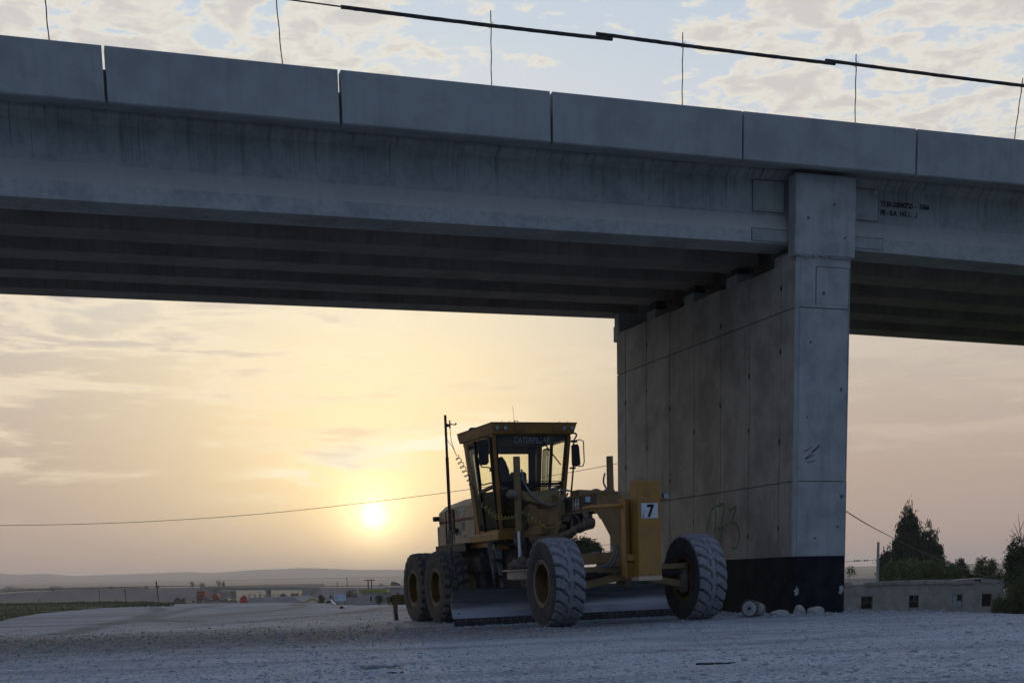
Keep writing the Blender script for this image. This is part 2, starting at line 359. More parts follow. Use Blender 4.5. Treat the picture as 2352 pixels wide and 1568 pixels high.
def text(name, s, size, m, parent, mw, ext=.003, align='LEFT', sx=1., bold=0., sp=1.):
    cu = bpy.data.curves.new(name, 'FONT'); cu.body = s; cu.size = size; cu.extrude = ext; cu.align_x = align; cu.offset = bold; cu.space_character = sp
    tmp = bpy.data.objects.new(name+'_tmp', cu); COL.objects.link(tmp)
    dg = bpy.context.evaluated_depsgraph_get(); me = bpy.data.meshes.new_from_object(tmp.evaluated_get(dg)); bpy.data.objects.remove(tmp)
    me.name = name; me.materials.clear(); me.materials.append(m)
    o = bpy.data.objects.new(name, me); COL.objects.link(o); o.parent = parent; o.matrix_local = mw @ Matrix.Diagonal((sx, 1, 1, 1)); return o
def frame(o, x, y, z): return Matrix(((x[0], y[0], z[0], o[0]), (x[1], y[1], z[1], o[1]), (x[2], y[2], z[2], o[2]), (0, 0, 0, 1)))
def spot(xd, yd, dist):                     # survey: bearing and elevation measured in the photograph, distance known
    d = FWD+RV*((xd-1176)/FPX)-UV*((yd-784-SHIFT)/FPX); d = d*(dist/d.y); return Vector((d.x, d.y, d.z+Z0))

# ---------------------------------------------------------------- terrain heights
ED = np.array([(-180, 45), (-60, 45), (-30, 48), (-20.7, 52), (-19, 72), (-17.4, 83), (-15.8, 99), (-13, 113), (-9, 98), (-7, 70), (-4.4, 56), (0, 50), (5, 46), (10, 42), (12.5, 33), (14.5, 28), (17, 26.5), (21, 23.5), (30, 21), (60, 30), (180, 45)])
def edge_r(az): return np.interp(np.degrees(az), ED[:, 0], ED[:, 1])
def nz(x, y, f, seed):                      # cheap smooth noise
    r = np.random.default_rng(seed); o = 0
    for i in range(5):
        a, b, c, d = r.uniform(-1, 1, 4); k = f*(1.7**i); o = o+np.sin(x*k*(.6+a)+c*9+1.7*np.sin(y*k*.7*(1+b)+d*5))*np.cos(y*k*(.8+b*.5)+d*7)/(1.5**i)
    return o*.5
def zg(x, y):
    x = np.asarray(x, float); y = np.asarray(y, float); r = np.hypot(x, y); az = np.arctan2(x, y); azd = np.degrees(az)
    zp = -.716+.018*np.clip(x, -14, 5.0)+.0021*np.clip(y-23, -30, 60)+.012*nz(x, y, .5, 3)+.02*nz(x, y, .12, 5)*np.clip((r-20)/30, 0, 1)
    re = edge_r(az)
    L = np.clip((azd+16)/5, 0, 1); Rr = np.clip((azd-6)/5, 0, 1)
    tt = np.clip((r-100)/380, 0, 1)
    zl = (-1.7-.7*tt)*(1-L)+(-1.9-2.4*tt)*L; zl = zl*(1-Rr)+(-3.3-1.2*tt)*Rr
    far = np.clip((r-680)/2500, 0, 1.2); zl = zl+far*29
    zl = zl+.12*nz(x, y, .05, 8)
    w_ = np.clip((r-re)/1.0, 0, None)
    z = np.where(r < re, zp, np.maximum(np.minimum(zl, zp), zp-w_*.22-.02*np.minimum(w_, 6)**1.3))
    z = np.where(r > 640, zl, z)
    return z+Z0
def gz(x, y): return float(zg(x, y))

def sheet(name, xs, ys, zs, attr=None, m=None, **props):     # grid arrays [i,j] -> one mesh
    ni, nj = xs.shape; V = np.stack([xs, ys, zs], -1).reshape(-1, 3)
    idx = np.arange(ni*nj).reshape(ni, nj); q = np.stack([idx[:-1, :-1], idx[1:, :-1], idx[1:, 1:], idx[:-1, 1:]], -1).reshape(-1, 4)
    me = bpy.data.meshes.new(name); me.vertices.add(len(V)); me.vertices.foreach_set('co', V.ravel().astype(np.float32))
    me.loops.add(q.size); me.loops.foreach_set('vertex_index', q.ravel().astype(np.int32))
    me.polygons.add(len(q)); me.polygons.foreach_set('loop_start', (np.arange(len(q))*4).astype(np.int32)); me.polygons.foreach_set('loop_total', np.full(len(q), 4, np.int32))
    me.update(); me.validate(); me.polygons.foreach_set('use_smooth', [True]*len(me.polygons))
    if attr is not None:
        a = me.color_attributes.new('cover', 'FLOAT_COLOR', 'POINT'); a.data.foreach_set('color', attr.reshape(-1, 4).astype(np.float32).ravel())
    me.materials.append(m); o = bpy.data.objects.new(name, me); COL.objects.link(o)
    for k, v in props.items(): o[k] = v
    return o
# ground material: gravel, coarse dark gravel, grass, fields
gm = bpy.data.materials.new('yard_ground'); gm.use_nodes = True; t = NT(gm.node_tree)
V = t.new('ShaderNodeTexCoord').outputs['Object']; at = t.new('ShaderNodeAttribute', attribute_name='cover', attribute_type='GEOMETRY'); sc3 = t.new('ShaderNodeSeparateColor'); t.l.new(at.outputs['Color'], sc3.inputs[0])
pale = t.mix(t.ss(t.noise(V, 22, 6, .7), .36, .62), (.265, .30, .335), (.455, .515, .57))
pale = t.mix(t.ss(t.noise(V, .8, 5, .6), .4, .7), pale, t.scalecol(pale, .78)); pale = t.mix(t.ss(t.noise(t.mapping(V, (.22, .9, 1)), 1.0, 5, .65, .4), .47, .66), pale, t.scalecol(pale, .66))
pale = t.mix(t.ss(t.noise(V, 60, 3, .6), .56, .72), pale, t.scalecol(pale, .38))
coarse = t.mix(t.ss(t.noise(V, 11, 5, .75), .38, .62), (.13, .128, .127), (.285, .285, .29))
grass = t.mix(t.ss(t.noise(t.mapping(V, (1, 1, 1)), .6, 6, .7), .38, .62), (.035, .048, .018), (.10, .125, .035))
field = t.mix(t.ss(t.noise(t.mapping(V, (1, 2.5, 1)), .012, 5, .6), .4, .6), (.15, .14, .09), (.20, .17, .12))
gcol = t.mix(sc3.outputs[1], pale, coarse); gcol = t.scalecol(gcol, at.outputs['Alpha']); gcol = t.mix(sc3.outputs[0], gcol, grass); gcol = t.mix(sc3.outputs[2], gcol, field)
bs = t.new('ShaderNodeBsdfPrincipled'); t.l.new(gcol, bs.inputs['Base Color']); bs.inputs['Roughness'].default_value = .95; bs.inputs['Specular IOR Level'].default_value = .2
bu = t.new('ShaderNodeBump'); bu.inputs['Strength'].default_value = .9; bu.inputs['Distance'].default_value = .03
hh = t.math('ADD', t.noise(V, 26, 6, .7), t.math('MULTIPLY', t.noise(V, 5, 4, .6), 1.5)); t.l.new(hh, bu.inputs['Height']); t.l.new(bu.outputs[0], bs.inputs['Normal'])
go = t.new('ShaderNodeOutputMaterial'); t.l.new(bs.outputs[0], go.inputs[0])

TRACKS = [[(-10.2, 31), (-11.5, 38), (-12.7, 45), (-14.2, 53), (-16, 62), (-18.5, 73), (-23, 88)], [(-9, 40), (-12.4, 46), (-14.2, 55), (-15.5, 64), (-17.5, 76), (-19, 92)], [(-12.4, 46), (-11.2, 50), (-9.5, 58), (-10.5, 70), (-13, 84)], [(-20, 41), (-13, 43), (-6, 45.5), (1, 50)], [(-8, 34), (-5, 44), (-4.5, 58), (-7, 74)], [(-24, 56), (-17, 58), (-9, 61), (-2, 63)], [(-15, 33), (-17, 42), (-21, 53), (-25, 60)]]
def track_w(x, y):
    o = np.zeros_like(x)
    for pl in TRACKS:
        pl = np.array(pl, float); tt_ = np.linspace(0, len(pl)-1, 40); px = np.interp(tt_, range(len(pl)), pl[:, 0]); py = np.interp(tt_, range(len(pl)), pl[:, 1])
        d = np.full(x.shape, 1e9)
        for i in range(39):
            ax, ay, bx, by = px[i], py[i], px[i+1], py[i+1]; L2 = (bx-ax)**2+(by-ay)**2+1e-9
            h = np.clip(((x-ax)*(bx-ax)+(y-ay)*(by-ay))/L2, 0, 1); d = np.minimum(d, np.hypot(x-ax-h*(bx-ax), y-ay-h*(by-ay)))
        o = np.maximum(o, np.clip(1.6-d/.42, 0, 1))
    return o
azs = np.radians(np.concatenate([np.arange(-180, -28, 6), np.arange(-28, -22, 1), np.arange(-22, 22.01, .12), np.arange(23, 29, 1), np.arange(30, 181, 6)]))
rs = np.concatenate([[.3, 1.5, 3, 5], np.geomspace(6.5, 130, 260), np.geomspace(134, 3400, 60)])
A, R_ = np.meshgrid(azs, rs, indexing='ij'); gx = np.sin(A)*R_; gy = np.cos(A)*R_; gzv = zg(gx, gy)
cov = np.zeros(gx.shape+(4,)); cov[..., 3] = 1
azd = np.degrees(A); re = edge_r(A)
cov[..., 0] = np.clip((R_-re-2)/3, 0, 1)*np.where((azd > -10.3) & (azd < -2) & (R_ > 110), .25, 1)      # grass beyond the yard
lx = np.clip(-gx, 0, 12); band = np.clip(1.5-1.5*abs(R_-22.5-.5*lx-2*nz(gx, gy, .1, 21))/(4+.45*lx), 0, 1)*np.clip((3.0-gx+.12*(gy-20))/3, 0, 1)
band = np.maximum(band, .75*np.clip((R_-25)/1.5, 0, 1)*np.clip((gx-6)/1, 0, 1))
cov[..., 1] = np.clip(band*(.85+.5*nz(gx, gy, .7, 22)), 0, 1)
cov[..., 3] = 1-.52*np.clip(track_w(gx, gy)*(.8+.5*nz(gx, gy, .9, 77)), 0, 1)*(R_ < re)
far_ = np.clip((R_-32)/6, 0, 1)*(R_ < re); cov[..., 1] = np.maximum(cov[..., 1], (.45+np.clip(.9*nz(gx, gy*.35, .16, 31)+.5*nz(gx, gy, .6, 33), -.4, .55))*far_)
cov[..., 2] = np.clip((R_-560)/200, 0, 1); cov[..., 3] *= 1-(.30+.10*nz(gx, gy*.5, .2, 91))*np.clip((R_-33)/12, 0, 1)*(R_ < re+1)  # far yard's colour darkened, standing in for grain shade that fades with distance
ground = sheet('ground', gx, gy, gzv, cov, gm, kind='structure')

# far hills: two ridges of rising ground beyond the plain
def ridge(name, dist, table, back, seed, m):
    tx = np.array(table, float); azr = np.radians(np.concatenate([np.arange(-180, -40, 5), np.arange(-40, 41, .5), np.arange(45, 181, 5)]))
    rr = np.array([0, .25, .5, .75, .9, 1., 1.1, 1.4, 1.9]); prof = np.array([0, .12, .38, .75, .94, 1., .93, .55, 0])
    xd = 1176+np.tan(np.clip(azr, -1.2, 1.2))*FPX
    top = np.interp(xd, tx[:, 0], tx[:, 1], left=tx[0, 1], right=tx[-1, 1])*dist/FPX*np.clip(np.cos(azr*0), 1, 1)
    A2, T2 = np.meshgrid(azr, rr, indexing='ij'); base = 27.0
    D2 = 3250+(dist-3250)*T2; X, Y = np.sin(A2)*D2, np.cos(A2)*D2
    H = base+(top[:, None]-base)*prof[None, :]+2.0*nz(X, Y, .004, seed)*prof[None, :]
    return sheet(name, X, Y, H+Z0, None, m, kind='structure')
def hz(x): return 1345-.0212*(x-1176)
ridge('hills', 5200, [(x, hz(x)-y) for x, y in ((-400, 1330), (0, 1315), (48, 1322), (85, 1323), (130, 1320), (195, 1326), (312, 1321.5), (459, 1315), (506, 1318), (610, 1310), (726, 1306), (842, 1310), (930, 1309), (1200, 1306), (1700, 1303), (1960, 1306), (2040, 1309), (2200, 1305), (2352, 1303), (2800, 1290))], 1.3, 41, HILLM)
ridge('hills', 4200, [(x, hz(x)-y) for x, y in ((-400, 1347), (0, 1345), (500, 1338), (657, 1334), (866, 1326.5), (935, 1325.5), (1200, 1324), (1700, 1318), (2352, 1312), (2800, 1308))], 1.3, 42, HILLM)

# haze: dusty evening air round the whole place
hb = MB().box(-8200, 8200, -8200, 8200, -12, 108); hm = bpy.data.materials.new('haze_air'); hm.use_nodes = True; t = NT(hm.node_tree)
pv = t.new('ShaderNodeVolumePrincipled'); pv.inputs['Color'].default_value = (1, .95, .92, 1); pv.inputs['Density'].default_value = .00022; pv.inputs['Anisotropy'].default_value = .35
ho = t.new('ShaderNodeOutputMaterial'); t.l.new(pv.outputs[0], ho.inputs['Volume'])
hb.build('haze', hm, kind='stuff')
# ================================================================ overpass
TH = .3283
def bf(s_, w_, z_=0): return Vector((5.2676+s_*cos(TH)-w_*sin(TH), 25.3+s_*sin(TH)+w_*cos(TH), Z0+z_))
BF = frame(bf(0, 0), (cos(TH), sin(TH), 0), (-sin(TH), cos(TH), 0), (0, 0, 1))
bridge = thing('overpass_bridge', 'grey concrete beam overpass on a wall pier, crossing above the yellow grader', 'bridge', BF)
ZB, GL, GR, CR, WB0, SPB, FW = 5.9107, .0055, -.0171, .03, .2977, 1.8636, .7143
def beam_prof(ww, ext):
    zb = ZB+CR*ww
    f, h = FW, .262
    c = ww+f/2; wt = .09
    if ext:   # outer girder: vertical flange face, sloping shoulder, web, small top flange
        return [(ww, zb), (ww+f, zb), (ww+f, zb+h), (c+wt+.06, zb+.50), (c+wt, 7.0), (c+wt+.2, 7.085), (c+wt+.2, 7.16), (ww+.02, 7.16), (ww+.02, 7.12), (ww+.17, 7.02), (ww+.165, zb+.55), (ww, zb+h)]
    return [(ww, zb), (ww+f, zb), (ww+f, zb+h), (c+wt, zb+.50), (c+wt, 7.0), (c+wt+.2, 7.085), (c+wt+.2, 7.16), (c-wt-.2, 7.16), (c-wt-.2, 7.085), (c-wt, 7.0), (c-wt, zb+.50), (ww, zb+h)]
def shear(o, g, s0=0.):
    for v in o.data.vertices:
        k = max(0, min(1, (7.16-v.co.z)/.6)); v.co.z += g*(v.co.x-s0)*k
for i in range(5):
    ww = WB0+SPB*i
    if i < 4: pass
    for (a, b, g) in ((-30, .42, GL), (.72, 26, GR)):
        mb = MB(); pr = beam_prof(ww, i == 0)
        n = 26; st = [a+(b-a)*k/n for k in range(n+1)]; vs = []; m_ = len(pr)
        for q in st: vs += [(q, p[0], p[1]) for p in pr]
        fs = [tuple(range(m_)), tuple(n*m_+k for k in range(m_-1, -1, -1))]+[(k*m_+j, k*m_+(j+1) % m_, (k+1)*m_+(j+1) % m_, (k+1)*m_+j) for k in range(n) for j in range(m_)]
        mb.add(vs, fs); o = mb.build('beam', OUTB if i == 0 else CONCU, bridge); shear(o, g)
        if i == 0:
            # cast end patches over the anchorages
            def patch(s0, s1, w0, z0, z1):
                q = MB(); d = .012
                q.hexa([(s0, w0-d, z0), (s1, w0-d, z0), (s1, w0+.05, z0), (s0, w0+.05, z0)], [(s0, w0-d, z1), (s1, w0-d, z1), (s1, w0+.05, z1), (s0, w0+.05, z1)])
                return q.build('patch', CONC, o)
            def outline(s0, s1, wv, z0, z1, t_=.012):
                for a0, a1, b0, b1 in ((s0, s1, z0-t_, z0), (s0, s1, z1, z1+t_), (s0-t_, s0, z0-t_, z1+t_), (s1, s1+t_, z0-t_, z1+t_)):
                    if max(a0, a1) > 0 and min(a0, a1) < 1.15: continue
                    q = MB(); q.box(a0, a1, wv-.0135, wv-.002, b0, b1); q.build('form_line', mat('dark_form_line', (.15, .145, .135), None, .95), o)
            zq = ZB+CR*ww
            if a < 0: outline(-.64, -.02, ww+.160, zq+.57, 7.0); outline(-.74, -.02, ww, zq+.03, zq+.225)
            else: outline(1.19, 1.94, ww+.160, zq+.55, 7.0); outline(1.19, 1.95, ww, zq+.02, zq+.2)
            if a < 0: patch(-.64, -.01, ww+.160, zq+.57, 7.0); patch(-.74, -.01, ww, zq+.03, zq+.225)
            else:
                patch(1.17, 1.94, ww+.160, zq+.55, 7.0); patch(1.17, 1.95, ww, zq+.0, zq+.2)
                MB().box(1.855, 1.925, ww+.135, ww+.155, 6.93, 7.0).build('patch', CONCL, o, label='small pale square patch high on the beam end')
                R = frame((0, 0, 0), (1, 0, 0), (0, 0, 1), (0, -1, 0))
                text('stencil_text', 'T130-20090725 -', .125, GREYLET, o, Matrix.Translation((2.0, ww+.158, 6.735)) @ R, .002, sx=.88, bold=.0025); text('stencil_text', '1066', .125, GREYLET, o, Matrix.Translation((2.84, ww+.158, 6.735)) @ R, .002, sx=.88, bold=.0025)
                text('stencil_text', 'P8 - 0.A. 143.1.', .125, GREYLET, o, Matrix.Translation((2.0, ww+.158, 6.585)) @ R, .002, sx=.86, bold=.0025); text('stencil_text', '.1', .125, GREYLET, o, Matrix.Translation((2.74, ww+.158, 6.585)) @ R, .002, sx=.86, bold=.0025)
mb = MB(); mb.box(-30, 26, -.19, 10.0, 7.165, 7.56); mb.build('deck_slab', CONCB, bridge)
# haunch under the cantilever edge
# precast edge panels, 50 mm joints
for side in (0, 1):
    for k in range(-6, 9):
        j0 = -1.2971+3.4642*k; tt = random.uniform(-.006, .006); mb = MB()
        e0, e1 = j0+.021+random.uniform(-.006, .006), j0+3.4642-.021+random.uniform(-.006, .006)
        if side == 0: pr = [(-.37, 7.075), (-.35, 7.055), (-.19, 7.055), (-.19, 7.80), (-.205, 7.815), (-.355, 7.83), (-.37, 7.815)]
        else: pr = [(10.18, 7.075), (10.16, 7.055), (10.0, 7.055), (10.0, 7.80), (10.015, 7.815), (10.165, 7.83), (10.18, 7.815)]
        mb.prism([(a+tt, b+tt*.5) for a, b in pr], 0, e0, e1); o = mb.build('edge_panel', CONCP, bridge)
# pier: core, cast wall panels with open joints, end ears, bearing blocks
pier = sub('pier', bridge)
LW, TK = 8.04, 1.135
mb = MB(); mb.prism([(.04, .08), (.08, .04), (TK-.08, .04), (TK-.04, .08), (TK-.04, LW-.04), (.04, LW-.04)], 2, -2.2, 5.60); mb.build('pier_core', CONC, pier)
js = [0.055, .535, 1.70, 2.865, 4.04, 5.20, 6.382, 7.56, LW-.0]
lifts = [(-2.2, .424), (.424, 1.768), (1.768, 4.795), (4.795, 5.62)]
for li, (z0, z1) in enumerate(lifts):
    jj = [js[0], js[-1]] if li == 0 else [j for j in js if not (li == 3 and abs(j-4.04) < .1)]
    if li == 3: pass
    for a, b in zip(jj[:-1], jj[1:]):
        for fx in (0, 1):
            g = .012; r = random.uniform(0, .004); off = .0 if li != 1 else -.004
            x0, x1 = ((off-r, .045) if fx == 0 else (TK-.045, TK+r-off))
            zt = z1 if li < 3 else 5.60+.016*(a+b)/2
            mb = MB(); mb.box(x0, x1, a+g*(a > .1), b-g*(b < LW-.1), z0+(.008 if li > 1 else 0), zt-(.008 if li in (1, 2) else 0), bev=.004)
            mb.build('wall_panel', (BITUM if li == 0 else CONCW), pier)
    mb = MB(); zt = z1 if li < 3 else 5.665
    mb.box(.075, TK-.06, -.0-(.004 if li == 1 else 0), .05, z0+(.008 if li > 1 else 0), zt-(.008 if li in (1, 2) else 0), bev=.004)
    mb.build('end_panel', BITUM if li == 0 else CONC, pier)
# chamfer strips at the front corners
for (c0, c1, sgn) in ((.004, .07, 1), (TK-.004, TK-.055, -1)):
    for z0, z1, mm in ((-2.2, .424, BITUM), (.424, 5.665, CONC)):
        mb = MB(); mb.prism([(c0, .05), (c1, .004), (c1, .04), (c0+sgn*.03, .07)], 2, z0, z1); mb.build('corner_chamfer', mm, pier)
for w0, w1, zb in ((-.025, .245, 5.70), (7.80, 8.07, 5.735)):
    mb = MB(); mb.box(-.05, TK+.045, w0, w1, zb-.03, 7.05, bev=.02); mb.build('end_ear', CONC, pier, label='upstanding concrete end block beside the beams')
mb = MB()
for k in range(22):
    a = random.uniform(.0, TK-.12); mb.box(a, a+random.uniform(.04, .12), -.0295, -.018, 5.665-random.uniform(0, .02), 5.68)
mb.build('mortar_drip', mat('mortar', (.40, .41, .42), (.30, .31, .32), .9, scale=8), pier, kind='stuff')
mb = MB(); mb.box(0.0, .5, .10, .64, 5.60, 5.745); mb.build('corner_block', CONCW, pier)
mb = MB(); mb.box(.40, 1.068, -.006, .01, 4.86, 5.49, bev=.004); mb.build('formed_patch', CONC, pier)
for a0, a1, b0, b1 in ((.385, .40, 4.84, 5.50), (.40, 1.07, 5.49, 5.505), (1.068, 1.08, 4.84, 5.50)):
    mb = MB(); mb.box(a0, a1, -.0075, .01, b0, b1); mb.build('form_line', mat('dark_form_line', (.15, .145, .135), None, .95), pier)
for i in range(5):
    ww = WB0+SPB*i+FW/2
    for s0, s1 in ((.04, .42), (.72, 1.09)):
        mb = MB(); mb.box(s0, s1, ww-.22, ww+.22, 5.58, 5.80+.016*ww, bev=.01); mb.build('bearing_plinth', CONC, pier)
        mb = MB(); mb.box(s0+.07, s1-.07, ww-.14, ww+.14, 5.795+.016*ww, ZB+CR*(ww-.3)-.002); mb.build('bearing_pad', BLACK, pier)
rt_ = random.Random(17)
for jx, zs in ((7.56, (.9, 2.6, 4.2)), (6.382, (1.1, 2.9, 4.3, 5.2)), (5.20, (2.2, 3.6)), (4.04, (1.3, 3.0)), (2.865, (1.6, 3.4, 5.0)), (1.70, (.8, 2.9, 3.9)), (.535, (1.0, 2.5, 4.2, 5.3))):
    for z in zs:
        mb = MB(); zz = z+rt_.uniform(-.1, .1); pts = [(jx+cos(2*pi*k/9)*.038*rt_.uniform(.7, 1.2), zz+sin(2*pi*k/9)*.055*rt_.uniform(.7, 1.2)) for k in range(9)]; mb.prism(pts, 0, -.0075, -.002); mb.build('tie_hole', STEEL, pier)
for a, b, rr_ in ((.30, 4.2, .03), (.95, 3.4, .035), (.25, 2.9, .02), (1.0, 1.5, .045), (.72, 6.55, .03), (.95, 6.0, .03), (.2, 6.3, .03), (.55, 5.05, .04), (.92, .95, .03), (.45, .75, .025)):
    mb = MB(); mb.prism([(a+cos(2*pi*k/9)*rr_*rt_.uniform(.7, 1.2), b+sin(2*pi*k/9)*rr_*rt_.uniform(.7, 1.2)) for k in range(9)], 1, -.030 if b > 5.7 else -.0065, -.002); mb.build('blow_hole', mat('stain_grey', (.13, .14, .14), None, .95), pier)
# grey splashes over the black paint, scratches, graffiti: thin paint films
def splat(c, r, n, plane, name, m, seed):
    rr = random.Random(seed); vs = [c]; pts = []
    for k in range(n):
        a = 2*pi*k/n; q = r*(rr.uniform(.45, 1.15)); pts.append((c[0]+cos(a)*q*.85, c[1]+sin(a)*q*1.15))
    mb = MB()
    if plane == 'w': mb.prism(pts, 1, -.0075, -.003)
    o = mb.build(name, m, pier); return o
splat((.077, -.206), .075, 15, 'w', 'splash_mark', CONC, 3); splat((1.03, -.205), .07, 13, 'w', 'splash_mark', CONC, 5)
def stroke(pts, r, m, name='spray_stroke', parent=None):
    P = [Vector(p) for p in pts]; Q = []
    for i in range(len(P)-1):
        p0 = P[max(i-1, 0)]; p1 = P[i]; p2 = P[i+1]; p3 = P[min(i+2, len(P)-1)]
        for k in range(5):
            u = k/5; Q.append(.5*((2*p1)+(p2-p0)*u+(2*p0-5*p1+4*p2-p3)*u*u+(3*p1-p0-3*p2+p3)*u**3))
    Q.append(P[-1]); n = len(Q)
    mb = MB(); vs = []
    for i, q in enumerate(Q):
        tt = (Q[min(i+1, n-1)]-Q[max(i-1, 0)]).normalized(); nn = Vector((0, -tt.z, tt.y)) if abs(Q[0].x-Q[-1].x) < 1e-6 else Vector((-tt.z, 0, tt.x))
        rr = r*random.uniform(.7, 1.15); vs += [q+nn*rr, q-nn*rr]
    mb.add(vs, [(2*i, 2*i+1, 2*i+3, 2*i+2) for i in range(n-1)]); return mb.build(name, m, parent or pier)
GX = -.0085
for pl in ([(3.435, .971), (3.38, 1.2), (3.296, 1.36), (3.18, 1.47), (3.105, 1.48)], [(3.041, 1.461), (3.03, 1.3), (3.07, .97)], [(3.105, 1.537), (2.9, 1.50), (2.70, 1.54), (2.69, 1.40), (2.78, 1.1), (2.795, .757)],
           [(2.987, 1.068), (2.75, 1.06), (2.551, 1.12)], [(2.481, 1.40), (2.3, 1.42), (2.18, 1.45), (2.24, 1.32), (2.40, 1.12)], [(2.40, 1.15), (2.18, 1.12), (2.084, 1.013), (2.04, .87), (2.10, .70), (2.22, .64), (2.35, .66)]):
    stroke([(GX, a, b) for a, b in pl], .021, PAINTG)
for a, b in (((.196, 2.289), (.36, 2.388)), ((.228, 2.174), (.527, 2.408)), ((.214, 2.161), (.394, 2.24)), ((.26, 2.11), (.456, 2.137)), ((.36, 2.30), (.50, 2.41))):
    stroke([(a[0], -.008, a[1]), ((a[0]+b[0])/2+.01, -.008, (a[1]+b[1])/2), (b[0], -.008, b[1])], .006, GREYLET, 'scratch_mark')
# starter bars above the edge panels and scaffold tubes tied to them
RB = [((-12.43, 7.8), (-12.455, 8.95), 'rusty red rebar, leftmost of the uprights on the overpass edge'), ((-9.074, 7.8), (-9.14, 9.1), 'second rebar upright from the left, leaning, left of the scaffold tubes'),
      ((-5.74, 7.8), (-5.721, 8.963), 'vertical rebar carrying the left scaffold tube'), ((-2.382, 7.8), (-2.366, 8.986), 'vertical rebar carrying the middle scaffold tube'),
      ((.963, 7.8), (.962, 8.974), 'vertical rebar above the pier carrying the right scaffold tube near its left end'), ((4.33, 7.8), (4.478, 8.911), 'slanting rebar at the right edge of the photo')]
for (a, b, lab) in RB:
    mb = MB(); p, q = bf(a[0], -.26, a[1]), bf(b[0], -.26, b[1]); L = q-p; n = 14
    pts = [L*(i/n)+Vector((.004*sin(i*1.3), 0, 0)) for i in range(n+1)]
    mb.tube(pts, [.0085+.0012*(i % 2) for i in range(n+1)], 6); o = mb.build('rebar_post', RUST); o.location = p
    tag(o, lab, 'rebar', 'rebar uprights on the overpass edge')
for i, (a, b, r, lab) in enumerate([((-8.141, 8.744), (-3.655, 8.737), .03, 'left scaffold tube tied along the rebar uprights above the overpass'), ((-3.938, 8.794), (.522, 8.764), .03, 'middle scaffold tube, overlapping both neighbours above the overpass'), ((.332, 8.802), (5.1, 8.77), .03, 'right scaffold tube running out of the photo above the overpass')]):
    p, q = bf(a[0], -.295, a[1]), bf(b[0], -.295, b[1]); L = q-p; n = 60
    t_ = thing('scaffold_tube', lab, 'scaffold tube', p, 'scaffold tubes above the overpass')
    mb = MB(); mb.tube([L*(k/n)+Vector((0, 0, -.012*sin(pi*k/n)+random.uniform(-.0016, .0016))) for k in range(n+1)], [r*random.uniform(.95, 1.06) for k in range(n+1)], 8); mb.build('tube', STEEL, t_)
    mb = MB(); sgs = (-5.73, -2.37, .962, 4.45)
    for sg in sgs:
        if a[0] < sg < b[0]:
            c = bf(sg, -.28, a[1]+(b[1]-a[1])*(sg-a[0])/(b[0]-a[0]))-p
            for dd in (-.012, .012): mb.tube([c+Vector((cos(k*.9)*.043*.9, -.0+sin(k*.9)*.04, dd+.03*cos(k*.9))) for k in range(8)], .0028, 4)
            mb.tube([c+Vector((0, -.03, .02)), c+Vector((-.02, -.05, .07))], .002, 4)
    if mb.v: mb.build('tie_wire', RUST, t_)
mb = MB(); p, q = bf(-12.43, -.27, 8.86), bf(-8.1, -.27, 8.757); mb.tube([p-p, (q-p)*.5+Vector((0, 0, -.02)), q-p], .011, 6); o = mb.build('guide_wire', RUST); o.location = p
tag(o, 'thin wire running left from the end of the left scaffold tube', 'wire')
